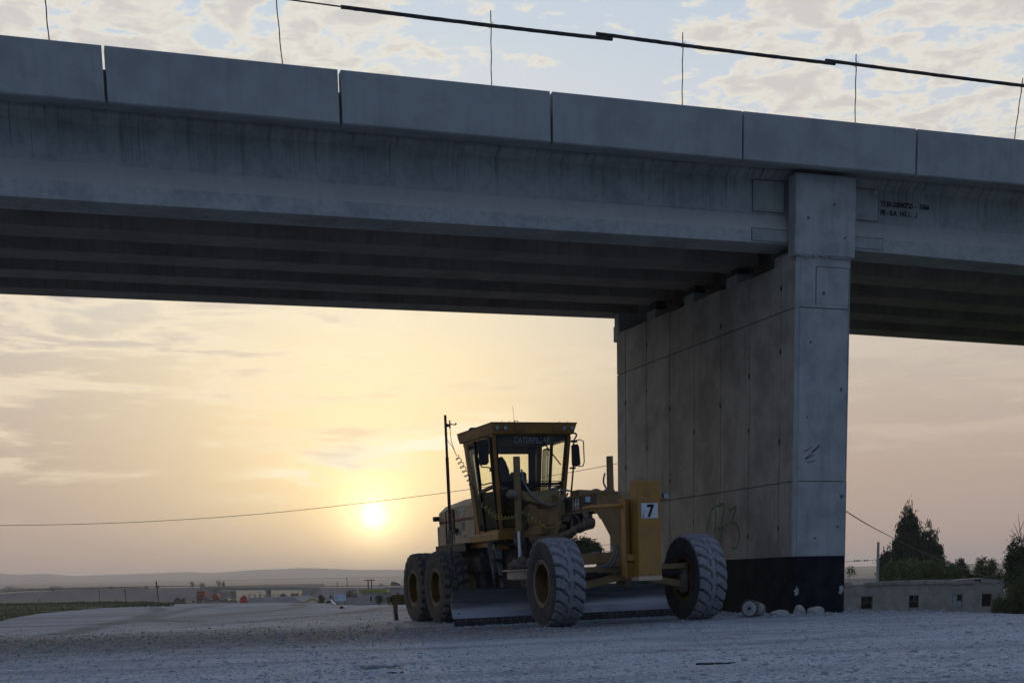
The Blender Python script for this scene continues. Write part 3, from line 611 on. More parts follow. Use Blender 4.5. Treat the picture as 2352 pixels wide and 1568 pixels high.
#==PART3==
# ================================================================ motor grader  (t = right, u = back, h = up in the machine's frame)
YAW = .3678
Tv = Vector((cos(YAW), sin(YAW), .0175)); Uv_ = Vector((-sin(YAW), cos(YAW), -.0045)); Hv = Tv.cross(Uv_).normalized(); Tv.normalize(); Uv_.normalize()
GO = Vector((2.0435, 23.3394, -.6793+Z0-.012)); GF = frame(GO, Tv, Uv_, Hv)
G = thing('motor_grader', 'dusty yellow motor grader parked under the overpass, front to the right', 'motor grader', GF)
RW, TWD = .745, .54
def tyre_mesh(name, N, groove, depth, curve, mats, center=.0, blocks=False, seed=1):
    ax = []; h = TWD/2
    side = [(-h*.80, .385), (-h*.90, .40), (-h*.985, .46), (-h, .55), (-h*.985, .63), (-h*.95, .68)]
    nt = 26; tread = [(-h*.93+2*h*.93*k/(nt-1)) for k in range(nt)]
    sub_ = 14; na = N*sub_; th = np.arange(na)*2*pi/na; prof = side+[(a, None) for a in tread]+[(-a, r) for a, r in reversed(side)]
    V = []; kinds = []; rr_ = np.random.default_rng(seed); wob = rr_.uniform(-.12, .12, (2, N))
    for (a, r) in prof:
        if r is not None:
            rad = np.full(na, r)
            if r > .60: ph = (th*N/(2*pi)+(.5 if a > 0 else 0)) % 1; rad = rad+np.where(ph < groove, -.004, .010)*(r > .66)
            kinds.append(np.zeros(na))
        else:
            v = a/(h*.93); crown = RW-.028*abs(v)**3.2
            sgn = 1 if v > 0 else -1
            ph0 = th*N/(2*pi)+(.5 if sgn > 0 else 0)-curve*((1-abs(v))**1.7 if sgn < 0 or blocks else .85*abs(v)**1.1)
            cell = np.floor(ph0).astype(int) % N; ph = (ph0+wob[0 if sgn < 0 else 1][cell]*.25) % 1
            gw = groove*(.8+.5*abs(v)) if abs(v) > center else 0
            inn = ph < gw
            if blocks:
                inn = inn | (abs(abs(v)-.50+.08*np.sin(ph*2*pi)) < .075) & (ph > -1)
                if abs(v) < .08: inn = inn | True
            else:
                if abs(v) < center: inn = np.zeros(na, bool)
                if center <= abs(v) < center+.10: inn = inn | (ph < groove*2.6)
            rad = np.where(inn, crown-depth, crown); kinds.append(np.where(inn, 0, 1))
        V.append(np.stack([np.full(na, a), np.cos(th)*rad, np.sin(th)*rad], -1))
    V = np.array(V); n0, n1 = V.shape[:2]; idx = np.arange(n0*n1).reshape(n0, n1); nx = np.roll(idx, -1, 1)
    q = np.stack([idx[:-1], idx[1:], nx[1:], nx[:-1]], -1).reshape(-1, 4); kk = np.array(kinds); kf = np.maximum(np.maximum(kk[:-1], kk[1:]), np.maximum(np.roll(kk, -1, 1)[:-1], np.roll(kk, -1, 1)[1:])).reshape(-1)
    me = bpy.data.meshes.new(name); me.from_pydata(V.reshape(-1, 3).tolist(), [], q.tolist())
    for m_ in mats: me.materials.append(m_)
    me.polygons.foreach_set('material_index', kf.astype(np.int32)); me.polygons.foreach_set('use_smooth', [True]*len(me.polygons)); me.set_sharp_from_angle(angle=radians(32))
    return me
TF = tyre_mesh('tyre', 22, .21, .034, 1.0, (TYRE, TREAD), .16, False, 1)
TR = tyre_mesh('tyre', 22, .36, .05, .45, (mat('dark_rear_sidewall', (.085, .073, .063), (.05, .044, .04), .9, scale=7, bump=.3, fine=.1), RTREAD), .0, True, 2)
def wheel(x, y, h, out, rear, yaw=0, spin=0., lean=0.):
    wv = sub('wheel', G, (x, y, h)); wv.rotation_euler = (0, lean, yaw)
    ty = bpy.data.objects.new('tyre', TR if rear else TF); COL.objects.link(ty); ty.parent = wv; ty.rotation_euler = (spin, 0, 0)
    ty['label'] = ('brown dusted block tread tyre' if rear else 'grey dusted worn lug tyre')
    s = out   # -1: outside face points to -t
    mb = MB(); hh = TWD/2
    mb.lathe([(s*hh*.80, .395), (s*hh*.94, .392), (s*hh*.95, .372), (s*hh*.86, .362), (s*hh*.84, .348), (s*hh*.90, .340), (s*hh*.89, .325), (s*hh*.60, .315), (s*hh*.1, .30), (-s*hh*.5, .315), (-s*hh*.86, .34), (-s*hh*.92, .375), (-s*hh*.9, .392), (-s*hh*.80, .395)], (0, 0, 0), 0, 48, mis=[0]*6+[1]*7)
    mb.build('rim', [RIMC, RIMY], wv, True)
    mb = MB(); dd = s*hh*(.12 if not rear else .30)
    mb.lathe([(dd, .305), (dd+s*.015, .20), (dd+s*.05, .17), (dd+s*.06, .0)], (0, 0, 0), 0, 32); mb.lathe([(dd-s*.02, .305), (dd-s*.02, .0)], (0, 0, 0), 0, 32)
    mb.build('wheel_disc', RIMY, wv, True)
    mb = MB()
    for k in range(10):
        a = 2*pi*k/10; mb.box(dd+s*.004, dd+s*.032, cos(a)*.235-.014, cos(a)*.235+.014, sin(a)*.235-.014, sin(a)*.235+.014)
    mb.build('wheel_nuts', RIMC, wv)
    if not rear:
        mb = MB(); mb.lathe([(dd-s*.03, .24), (-s*hh*.55, .22), (-s*hh*.62, .15), (-s*hh*1.05, .12), (-s*hh*1.1, 0)], (0, 0, 0), 0, 24); mb.build('hub', DUSTM, wv, True)
    return wv
wheel(-1.31, 0, RW, -1, False, -.03, .1, -.01); wheel(1.31, 0, RW, 1, False, -.03, 1.4, -.02)
for sd in (-1, 1):
    for du in (-.777, .777): wheel(sd*1.232, 6.702+du, RW, sd, True, 0, du+sd)
# tandem cases
for sd in (-1, 1):
    mb = MB(); prf = [(5.55, .50), (7.85, .50), (8.05, .62), (8.05, .88), (7.85, .98), (5.55, .98), (5.38, .88), (5.38, .62)]
    mb.prism(prf, 0, sd*.78, sd*.95); mb.build('tandem_case', YELD, G)
    mb = MB(); mb.lathe([(sd*.25, .26), (sd*.62, .26), (sd*.66, .33), (sd*.80, .33)], (0, 6.7, .76), 0, 24); mb.build('axle_housing', DUSTM, G, True)
    mb = MB(); mb.lathe([(sd*.80, .19), (sd*.97, .19), (sd*1.0, .14)], (0, 5.93, .745), 0, 24); mb.build('brake_drum', DUSTM, G, True)
# front axle
mb = MB(); ax = [(-1.08, .60), (-.75, .66), (-.30, .745), (0, .765), (.30, .745), (.75, .66), (1.08, .60)]
top = [(a, b+(.14 if abs(a) < .5 else .12)) for a, b in ax]; vs = []
for (a, b), (c, d) in zip(ax, top): vs += [(a, -.13, b-.02), (a, .10, b-.02), (c, .10, d-.03), (c, -.13, d-.03)]
mb.add(vs, [(0, 1, 2, 3), (24, 27, 26, 25)]+[(4*i+j, 4*i+(j+1) % 4, 4*i+4+(j+1) % 4, 4*i+4+j) for i in range(6) for j in range(4)])
mb.build('front_axle', YELD, G)
mb = MB(); mb.box(-.42, .42, -.16, .12, .86, .90); mb.box(-.10, .10, -.20, .22, .62, .93, bev=.02); mb.build('axle_pivot', DUSTM, G)
mb = MB(); mb.bar((-1.10, -.12, .94), (1.10, -.12, .955), .07, .085); mb.build('lean_bar', YELD, G)
mb = MB(); mb.tube([(-1.05, .22, .80), (1.05, .22, .80)], .035, 10); mb.build('tie_rod', STEEL, G)
for sd in (-1, 1):
    mb = MB(); mb.tube([(sd*1.06, -.10, .50), (sd*1.06, -.06, .72), (sd*1.08, -.08, 1.0)], [.075, .10, .075], 12); mb.ball((sd*1.08, -.13, .96), .062); mb.tube([(sd*1.08, -.02, .72), (sd*1.25, 0, .745)], .09, 12)
    mb.box(sd*1.02-.06, sd*1.02+.06, -.18, .08, .56, .70, bev=.015); mb.build('steering_knuckle', DUSTM, G, True)
    mb = MB(); mb.tube([(sd*1.04, -.10, .86), (sd*.32, .05, .84)], .045, 10); mb.tube([(sd*.32, .05, .84), (sd*.12, .06, .84)], .03, 10); mb.build('steering_cylinder', STEEL, G, True)
# main frame with gooseneck
mb = MB(); prof = [(5.2, 1.35), (5.2, 2.0), (3.9, 2.24), (2.38, 2.262), (.58, 2.262), (-.10, 2.205), (-.47, 2.05), (-.52, 1.98), (-.52, 1.32), (.10, 1.32), (.10, 1.46), (.50, 1.79), (.62, 1.90), (.80, 1.945), (2.4, 1.945), (3.4, 1.90), (4.3, 1.35)]
mb.prism(prof, 0, -.20, .20); mb.build('main_frame', YELD, G)
mb = MB()
for pts in ([(3.9, 2.24), (2.38, 2.262), (.58, 2.262), (-.10, 2.205), (-.10, 2.18), (.58, 2.235), (2.38, 2.235), (3.9, 2.21)], [(2.4, 1.945), (.80, 1.945), (.64, 1.905), (.52, 1.80), (.53, 1.84), (.64, 1.93), (.80, 1.972), (2.4, 1.972)]): mb.prism(pts, 0, -.225, .225)
mb.build('frame_flange', YELD, G)
mb = MB(); mb.prism([(.58, 2.18), (.55, 1.84), (.14, 1.48), (.14, 1.34), (-.36, 1.34), (-.36, 1.62), (-.02, 1.85), (.30, 2.20)], 0, -.212, -.199); mb.prism([(.58, 2.18), (.55, 1.84), (.14, 1.48), (.14, 1.34), (-.36, 1.34), (-.36, 1.62), (-.02, 1.85), (.30, 2.20)], 0, .199, .212)
mb.build('gooseneck_plate', YELD, G)
mb = MB(); mb.box(-.17, .17, -.46, .05, .84, 1.325, bev=.01); mb.box(-.21, .21, -.50, .08, 1.16, 1.32); mb.build('front_bolster', YELD, G)
# side decals, the model number as lettering
for sd in (-1, 1):
    mb = MB(); mb.box(sd*.2035-.0025, sd*.2035+.0025, .70, 2.38, 1.985, 2.215); dc = mb.build('side_panel', DECAL, G, label='black side panel of the front frame')
    mb = MB(); mb.box(sd*.2065-.001, sd*.2065+.001, .92, 1.85, 2.022, 2.040); mb.build('stripe', REDST, dc)
    mb = MB()
    for q in range(3):
        for r_ in (0, 1): mb.box(sd*.211-.005, sd*.211+.005, 1.88+.12*q, 1.895+.12*q, 2.02+.155*r_, 2.035+.155*r_)
    mb.build('panel_bolts', YELD, dc)
Rl = frame((0, 0, 0), (0, -1, 0), (0, 0, 1), (-1, 0, 0))
text('number', '14H', .285, WLET, G, Matrix.Translation((-.2085, 1.70, 2.015)) @ Rl, .0015, sx=.52, bold=.002, sp=1.30)
# push block
mb = MB(); mb.prism([(-.90, .74), (-.90, 2.305), (-.86, 2.325), (-.62, 2.325), (-.62, .74)], 0, -.205, .205)
pb = mb.build('push_block', YEL, G, label='tall yellow push block carrying the number 7')
mb = MB(); mb.prism([(-.905, .73), (-.905, .80), (-.62, .80), (-.62, .73)], 0, -.212, .212); mb.build('scuffed_edge', TAN, pb)
mb = MB()
for k in range(46):
    a, b = random.uniform(-.18, .18), random.choice([random.uniform(.75, 1.2), random.uniform(.8, 2.2), random.uniform(.76, .84)]); l = random.uniform(.01, .07); sl_ = random.uniform(-.25, .05)
    mb.add([(a, -.9075, b), (a+.004, -.9075, b), (a+.003+sl_*l, -.9075, b+l), (a+sl_*l, -.9075, b+l)], [(0, 1, 2, 3)])
mb.add([(-.09, -.9075, 1.42), (-.084, -.9075, 1.42), (-.01, -.9075, 1.02), (-.017, -.9075, 1.02)], [(0, 1, 2, 3)])
for a, b in ((-.14, 2.18), (.02, 2.18), (.15, 2.19), (-.13, 2.05), (0, 2.3)): mb.box(a, a+.012, -.909, -.90, b, b+.014)
mb.build('paint_scratches', TAN, pb)
mb = MB(); mb.box(-.145, .155, -.908, -.901, 1.725, 1.965); npl = mb.build('number_plate', WHITE, pb)
Rf = frame((0, 0, 0), (1, 0, 0), (0, 0, 1), (0, -1, 0))
text('digit', '7', .27, BLKLET, npl, Matrix.Translation((-.045, -.9095, 1.75)) @ Rf, .0015, sx=.92, bold=.010)
mb = MB(); mb.bar((-.115, -.9095, 1.74), (-.095, -.9095, 1.84), .004, .008, (0, 1, 0)); mb.bar((-.105, -.9095, 1.745), (-.09, -.9095, 1.85), .004, .006, (0, 1, 0)); mb.build('scratch', YELD, npl)
mb = MB(); mb.box(-.36, -.21, -.60, -.53, .84, 2.06, bev=.012); mb.box(-.36, -.33, -.72, -.53, .80, 2.06, bev=.008)
mb.box(.21, .33, -.60, -.53, .84, 2.0, bev=.012); mb.prism([(-.72, 1.03), (-.62, .76), (-.54, .76), (-.54, 1.03)], 0, -.33, -.205); mb.box(-.34, -.2, -.78, -.60, 1.05, 1.16, bev=.01); mp = mb.build('mounting_plate', YEL, G)
mb = MB()
for z in (.98, 1.2, 1.45, 1.7, 1.92): mb.lathe([(-.625, .018), (-.60, .018)], (-.285, 0, z), 1, 8); mb.lathe([(-.632, 0), (-.625, .018)], (-.285, 0, z), 1, 8)
mb.build('plate_bolts', RIMC, mp)
# headlight bar and headlights
mb = MB(); mb.tube([(-1.04, -.60, 1.93), (-.35, -.60, 1.95)], .034, 12); mb.build('lamp_bar', YEL, G, True)
mb = MB(); mb.tube([(.21, -.60, 2.03), (.40, -.60, 2.05)], .03, 12); mb.build('lamp_bar', YEL, G, True)
def lamp(x, y, z, s, par, nm='headlight'):
    mb = MB(); mb.box(x-s, x+s, y, y+s*1.1, z-s, z+s, bev=s*.18); o = mb.build(nm, BLACK, par)
    mb = MB(); mb.box(x-s*.82, x+s*.82, y-.006, y+.002, z-s*.82, z+s*.82, bev=.002); mb.build('lens', LAMP, o); return o
lamp(-.97, -.64, 2.055, .052, G); lamp(.45, -.64, 2.09, .052, G)
mb = MB(); mb.tube([(-.97, -.60, 1.94), (-.97, -.60, 2.0)], .012, 6); mb.tube([(-1.0, -.61, 1.93), (-1.05, -.62, 1.97)], .02, 6); mb.build('lamp_bracket', STEEL, G)
# drawbar, circle, blade
for sd in (-1, 1):
    mb = MB(); mb.hexa([(sd*.02, -.05, 1.05), (sd*.16, -.05, 1.05), (sd*.78, 2.5, 1.02), (sd*.60, 2.5, 1.02)], [(sd*.02, -.05, 1.23), (sd*.16, -.05, 1.23), (sd*.78, 2.5, 1.22), (sd*.60, 2.5, 1.22)]); mb.build('drawbar_arm', YELD, G)
mb = MB(); mb.ball((0, -.02, 1.14), .13, 12); mb.build('drawbar_ball', DUSTM, G, True)
mb = MB(); mb.box(-1.20, 1.20, 2.35, 2.75, .985, 1.012); mb.box(-1.05, 1.05, 2.40, 2.70, .82, .985, bev=.02); mb.hexa([(-1.12, 2.38, .84), (-.95, 2.38, .84), (-.95, 2.7, .84), (-1.12, 2.7, .84)], [(-1.12, 2.38, .985), (-.9, 2.38, .985), (-.9, 2.7, .985), (-1.12, 2.7, .985)]); mb.build('drawbar_crossbeam', TAN, G)
mb = MB(); mb.lathe([(.86, .92), (.96, .92), (.96, .80), (.86, .80), (.86, .92)], (0, 3.1, 0), 2, 40); mb.build('turning_circle', DUSTM, G)
mb = MB(); mb.box(-1.10, -.80, 2.38, 2.60, 1.01, 1.20, bev=.05); mb.ball((-.93, 2.45, 1.16), .10, 10); mb.ball((-1.10, 2.5, 1.07), .085, 10, jit=.1); mb.tube([(-.90, 2.45, 1.10), (-.45, 2.35, 1.30), (-.2, 2.3, 1.42)], [.06, .085, .09], 12); mb.build('lift_arm_socket', DUSTM, G, True)
mb = MB(); mb.box(.80, 1.10, 2.38, 2.60, 1.01, 1.20, bev=.05); mb.ball((.95, 2.45, 1.16), .10, 10); mb.build('lift_arm_socket', DUSTM, G, True)
for sd in (-1, 1):
    mb = MB(); mb.prism([(2.9, .82), (3.2, .82), (2.78, .10), (2.62, .10), (2.60, .5)], 0, sd*.62-.05, sd*.62+.05); mb.build('blade_hanger', DUSTM, G)
TL, TRr = -2.28, 2.22
arc = [(2.545-.0, .165)]+[(2.50+.12+.13*(((k/9.)-.45)**2*4)*-1+.0, .165+.505*k/9.) for k in range(10)]
prof = []
for k in range(13):
    f = k/12.; z = .16+.51*f; y = 2.50+.115*sin(pi*min(1, f*1.02))-.02*f; prof.append((y, z))
mb = MB(); vs = []; n = len(prof)
for tt in (TL, TRr):
    vs += [(tt, y, z) for y, z in prof]+[(tt, y+.022, z) for y, z in prof]
fs = []
for k in range(n-1):
    fs.append((k, k+1, 2*n+k+1, 2*n+k)); fs.append((n+k, 3*n+k, 3*n+k+1, n+k+1)); fs.append((k, n+k, n+k+1, k+1)); fs.append((2*n+k, 2*n+k+1, 3*n+k+1, 3*n+k))
fs += [(0, 2*n, 3*n, n), (n-1, 2*n-1, 4*n-1, 3*n-1)]
mb.add(vs, fs); bl = mb.build('blade', BLADE, G, True, label='curved moldboard of worn steel')
mb = MB(); mb.tube([(TL+.2, 2.50, .682), (TRr, 2.50, .682)], .012, 6); mb.box(-1.95, -1.2, 2.49, 2.52, .67, .70); mb.build('blade_rib', STEEL, bl)
mb = MB()
for a, b in zip(np.linspace(TL, TRr, 6)[:-1], np.linspace(TL, TRr, 6)[1:]):
    mb2 = MB(); mb2.hexa([(a+.002, 2.43, -.035), (b-.002, 2.43, -.035), (b-.002, 2.455, -.035), (a+.002, 2.455, -.035)], [(a+.002, 2.485, .17), (b-.002, 2.485, .17), (b-.002, 2.51, .17), (a+.002, 2.51, .17)]); mb2.build('cutting_edge', EDGE, bl)
for k in range(31):
    a = TL+.08+k*(TRr-TL-.16)/30; mb = MB(); mb.lathe([(2.448, .0), (2.452, .013), (2.475, .013)], (a, 0, .125), 1, 8); mb.build('bolt', RIMC, bl)
mb = MB(); ep = [(y-.006, z) for y, z in prof[:11]]; vs = [(TL, y, z) for y, z in ep]+[(TL+.19, y, z) for y, z in ep]; m_ = len(ep); mb.add(vs, [(i, i+1, m_+i+1, m_+i) for i in range(m_-1)]); mb.build('end_bit', BLADE, bl, True)
mb = MB()
for z in (.26, .36, .47):
    mb.lathe([(2.50+.115*sin(pi*(z-.16)/.51)-.02, 0), (2.505+.115*sin(pi*(z-.16)/.51)-.02, .018), (2.55+.1*sin(pi*(z-.16)/.51), .018)], (TL+.12, 0, z), 1, 8)
mb.build('end_bolts', STEEL, bl)
# blade lift cylinders
for sd in (-1, 1):
    t0 = sd*.935
    mb = MB(); mb.lathe([(1.70, .0), (1.70, .062), (1.78, .066), (2.28, .066), (2.28, .082), (2.42, .082), (2.42, .066), (3.03, .063), (3.03, 0)], (t0, 2.5, 0), 2, 20); lc = mb.build('lift_cylinder', YELD, G, True)
    mb = MB(); mb.tube([(t0, 2.5, 1.15), (t0, 2.5, 1.72)], .032, 16); mb.tube([(t0, 2.5, 1.08), (t0, 2.5, 1.20)], .052, 12); mb.build('rod', CHROME, lc, True)
    mb = MB(); mb.hexa([(sd*.20, 2.25, 2.06), (sd*.20, 2.75, 2.06), (t0-sd*.09, 2.60, 2.26), (t0-sd*.09, 2.40, 2.26)], [(sd*.20, 2.32, 2.42), (sd*.20, 2.70, 2.42), (t0-sd*.09, 2.58, 2.40), (t0-sd*.09, 2.42, 2.40)]); mb.tube([(t0-sd*.12, 2.5, 2.33), (t0-sd*.05, 2.5, 2.33)], .1, 12)
    mb.build('lift_arm', YELD, G)
mb = MB(); mb.ball((-1.10, 2.42, 2.36), .088, 14, (1.0, 1, .95), .05); mb.tube([(-1.0, 2.45, 2.36), (-1.08, 2.43, 2.36)], .08, 12); mb.build('wrapped_lamp', mat('grey_cloth', (.24, .20, .16), (.17, .14, .11), .95, scale=12), G, True, label='cloth wrapped lamp on the left lift cylinder')
# saddle and centre shift linkage
mb = MB(); mb.prism([(3.35, 1.55), (3.45, 2.30), (3.2, 2.38), (2.75, 2.45), (2.35, 2.34), (2.05, 2.30), (2.0, 1.72), (2.3, 1.55)], 0, -.34, -.20); mb.prism([(3.35, 1.62), (3.4, 2.30), (2.1, 2.30), (2.0, 1.7)], 0, .20, .34); mb.box(-.5, -.3, 2.5, 3.1, 1.62, 1.80, bev=.03); mb.build('saddle', YELD, G)
mb = MB(); mb.lathe([(-.42, 0), (-.42, .085), (-.40, .10), (-.34, .105)], (0, 2.86, 2.22), 0, 20); mb.lathe([(-.43, 0), (-.43, .03), (-.41, .04)], (0, 2.86, 2.22), 0, 12); mb.ball((-.44, 3.5, 1.84), .10, 12); mb.build('pivot_boss', DUSTM, G, True)
mb = MB(); mb.tube([(-.36, 3.1, 1.62), (-.34, 2.4, 1.50), (-.30, 1.75, 1.58), (-.28, 1.25, 1.70), (-.27, .90, 1.75)], [.15, .12, .085, .065, .06], 14); mb.tube([(-.36, .88, 1.75), (-.18, .88, 1.75)], .085, 16); mb.tube([(-.24, .95, 1.78), (-.2, 1.15, 1.97)], .07, 10); mb.build('centre_shift_cylinder', DUSTM, G, True)
mb = MB(); mb.box(-.30, -.1, 1.55, 2.25, 1.80, 1.95, bev=.03); mb.box(-.29, -.22, 1.5, 1.62, 1.66, 1.85); mb.build('valve_block', BLACK, G)
# belly under the cab
mb = MB(); mb.box(-.78, -.40, 5.05, 6.4, .55, 1.40, bev=.08); mb.box(.40, .78, 5.05, 6.4, .55, 1.40, bev=.08); mb.build('transmission', STEEL, G)
mb = MB(); mb.box(-.45, .45, 3.5, 6.2, .60, 1.62, bev=.05); mb.box(-.62, .62, 4.6, 6.0, .95, 1.52, bev=.04); mb.box(-.85, -.45, 4.9, 5.4, 1.0, 1.28, bev=.03); mb.build('belly', STEEL, G)
mb = MB(); mb.hexa([(-.30, 3.0, 1.1), (.25, 3.0, 1.1), (.25, 4.0, .9), (-.30, 4.0, .9)], [(-.28, 2.9, 1.95), (.25, 2.9, 1.95), (.25, 4.1, 1.95), (-.28, 4.1, 1.95)]); mb.build('frame_skirt', YELD, G)
# platform and steps
mb = MB(); mb.box(-.80, .80, 3.95, 5.60, 1.60, 1.755, bev=.015); mb.box(-.78, -.52, 4.05, 4.6, 1.42, 1.60, bev=.02); mb.box(-.72, .72, 4.1, 5.5, 1.50, 1.62); mb.build('cab_platform', YEL, G)
st = sub('ladder', G)
for a0, a1 in ((-.975, -.865), (-.84, -.68)):
    mb = MB(); q0, q1 = (a0-.0, a1), (a0+.10, a1-.02)
    mb.hexa([(q1[0], 4.02, .64), (q1[1], 4.02, .64), (q1[1], 4.05, .64), (q1[0], 4.05, .64)], [(q0[0], 4.10, 1.60), (q0[1], 4.10, 1.60), (q0[1], 4.13, 1.60), (q0[0], 4.13, 1.60)]); mb.build('ladder_rail', mat('ladder_grey', (.20, .21, .22), (.13, .14, .15), .7, scale=8), st)
for z in (.90, 1.22, 1.55):
    mb = MB(); mb.box(-.95+(1.6-z)*.1, -.68, 3.96, 4.08, z-.02, z+.03); mb.build('step', BLACK, st)
mb = MB(); mb.tube([(-.60, 4.05, 1.55), (-.48, 3.9, 1.47)], .045, 10); mb.lathe([(3.80, 0), (3.80, .055), (3.92, .05)], (-.50, 0, 1.55), 1, 14); mb.build('lower_lamp', BLACK, G)
mb = MB(); mb.lathe([(3.795, 0), (3.797, .044)], (-.50, 0, 1.55), 1, 14); mb.build('lens', LAMP, G)
# ---- cab
def hw(h): return .665+(h-1.75)/1.87*.165
def uf(h): return 4.20-(h-1.75)/1.87*.20
def ur(h): return 5.52+(h-1.75)/1.87*.12
cab = sub('cab', G)
def fpt(f, h, d=0): return Vector((hw(h)*f, uf(h)+d, h))        # front plane, f in -1..1
def rpt(f, h, d=0): return Vector((hw(h)*f, ur(h)+d, h))
def spt(sd, f, h, d=0): return Vector((sd*(hw(h)+d), uf(h)+(ur(h)-uf(h))*f, h))
HB, HT = 1.755, 3.64
for nm, f in (('fl', lambda h: fpt(-1, h)), ('fr', lambda h: fpt(1, h)), ('rl', lambda h: rpt(-1, h)), ('rr', lambda h: rpt(1, h))):
    mb = MB(); a, b = f(HB), f(HT); sx_ = .05 if a.x < 0 else -.05; sy_ = .04 if nm[0] == 'f' else -.06
    wx = .085 if nm[0] == 'f' else .10; wy = .075 if nm[0] == 'f' else .16
    mb.bar(a+Vector((sx_, sy_, 0)), b+Vector((sx_, sy_, 0)), wy, wx, (1, 0, 0)); mb.build('pillar', YEL, cab)
for h, ft, d_ in ((HB+.03, fpt, 0), (3.62, fpt, 0), (HB+.03, rpt, 0), (3.60, rpt, 0)):
    mb = MB(); mb.bar(ft(-.98, h, .04), ft(.98, h, .04), .07, .10 if ft is fpt else .14); mb.build('cross_rail', YEL, cab)
for sd in (-1, 1):
    for h, wd_ in ((HB+.03, .08), (3.60, .10)):
        mb = MB(); mb.bar(spt(sd, 0, h, -.04), spt(sd, 1, h, -.04), .06, wd_); mb.build('side_rail', YEL, cab)
mb = MB(); mb.bar(fpt(-.90, 2.665, .02), fpt(.90, 2.665, .02), .05, .045); mb.build('sill_rail', RUBBER, cab)
mb = MB(); mb.bar(fpt(-.05, HB+.02, .03), fpt(-.05, 2.66, .03), .05, .19, (1, 0, 0)); mb.build('centre_post', BLACK, cab)
def rrect(f0, f1, h0, h1, rf, rh, n=4):
    pts = []
    for (cx_, cy_, a0) in ((f1-rf, h1-rh, 0), (f0+rf, h1-rh, 90), (f0+rf, h0+rh, 180), (f1-rf, h0+rh, 270)):
        for k in range(n+1):
            a = radians(a0+90*k/n); pts.append((cx_+cos(a)*rf, cy_+sin(a)*rh))
    return pts
def window(fn, f0, f1, h0, h1, m=GLASS, seal=.022, d=0., rf=.06, rh=.05, nm='window'):
    pts = rrect(f0, f1, h0, h1, rf, rh); P = [fn(a, b, d) for a, b in pts]; n = len(P); c = sum(P, Vector())/n
    mb = MB(); P2 = [fn(a, b, d-.012) for a, b in pts]; inn = [p+(c-p).normalized()*seal*1.3 for p in P]; inn2 = [p+(c-p).normalized()*seal*1.3 for p in P2]
    vs = P+inn+P2+inn2; fs = []
    for i in range(n):
        j = (i+1) % n; fs += [(i, j, n+j, n+i), (2*n+i, 3*n+i, 3*n+j, 2*n+j), (i, 2*n+i, 2*n+j, j), (n+i, n+j, 3*n+j, 3*n+i)]
    mb.add(vs, fs); o = mb.build(nm, RUBBER, cab)
    mb = MB(); q = [p+(c-p).normalized()*seal for p in P]; mb.add(q, [tuple(range(n))]); mb.build('pane', m, o); return o
ws = window(fpt, -.91, .91, 2.70, 3.575)
window(fpt, -.90, -.20, 1.84, 2.635, GLASSD); window(fpt, .08, .90, 1.84, 2.635, GLASSD)
window(rpt, -.84, .76, 2.36, 3.40)
for z0, z1 in ((3.38, 3.58), (1.80, 2.36)):
    mb = MB(); mb.hexa([rpt(-.96, z0, -.02), rpt(.96, z0, -.02), rpt(.96, z0, .02), rpt(-.96, z0, .02)], [rpt(-.96, z1, -.02), rpt(.96, z1, -.02), rpt(.96, z1, .02), rpt(-.96, z1, .02)]); mb.build('rear_panel', YELD, cab)
for sd in (-1, 1):
    mb = MB(); mb.hexa([spt(sd, .885, 1.8, -.03), spt(sd, .99, 1.8, -.03), spt(sd, .99, 1.8, -.005), spt(sd, .885, 1.8, -.005)], [spt(sd, .885, 3.58, -.03), spt(sd, .99, 3.58, -.03), spt(sd, .99, 3.58, -.005), spt(sd, .885, 3.58, -.005)]); mb.build('side_panel_strip', YEL, cab)

sf = lambda sd: (lambda f, h, d=0: spt(sd, f, h, d))
for sd in (-1, 1):
    window(sf(sd), .66, .86, 1.95, 3.45, GLASSN, rf=.03)             # narrow window behind the door
    # door: dark frame, upper and lower glass
    for f in (.06, .60):
        mb = MB(); mb.bar(spt(sd, f, HB+.05, .008), spt(sd, f, 3.56, .008), .05, .055, (1, 0, 0)); mb.build('door_frame', BLACK, cab)
    for h in (2.64,):
        mb = MB(); mb.bar(spt(sd, .06, h, .004), spt(sd, .60, h-.06, .004), .04, .07); mb.build('door_frame', BLACK, cab)
    window(sf(sd), .09, .57, 2.70, 3.50, GLASS, rf=.05); window(sf(sd), .09, .57, 1.86, 2.55, GLASSD, rf=.05)
    mb = MB(); mb.tube([spt(sd, .10, 2.60, .03), spt(sd, .13, 2.60, .06), spt(sd, .22, 2.59, .06)], .014, 6); mb.build('door_handle', BLACK, cab)
Rw = frame((0, 0, 0), (1, 0, 0), (0, (uf(3.5)-uf(3.4))*10, 1), (0, -1, 0))
text('window_lettering', 'CATERPILLAR', .165, WLETD, ws, Matrix.Translation((-.385, uf(3.47)-.028, 3.425)) @ Rw, .0008, sx=.76, bold=.003)
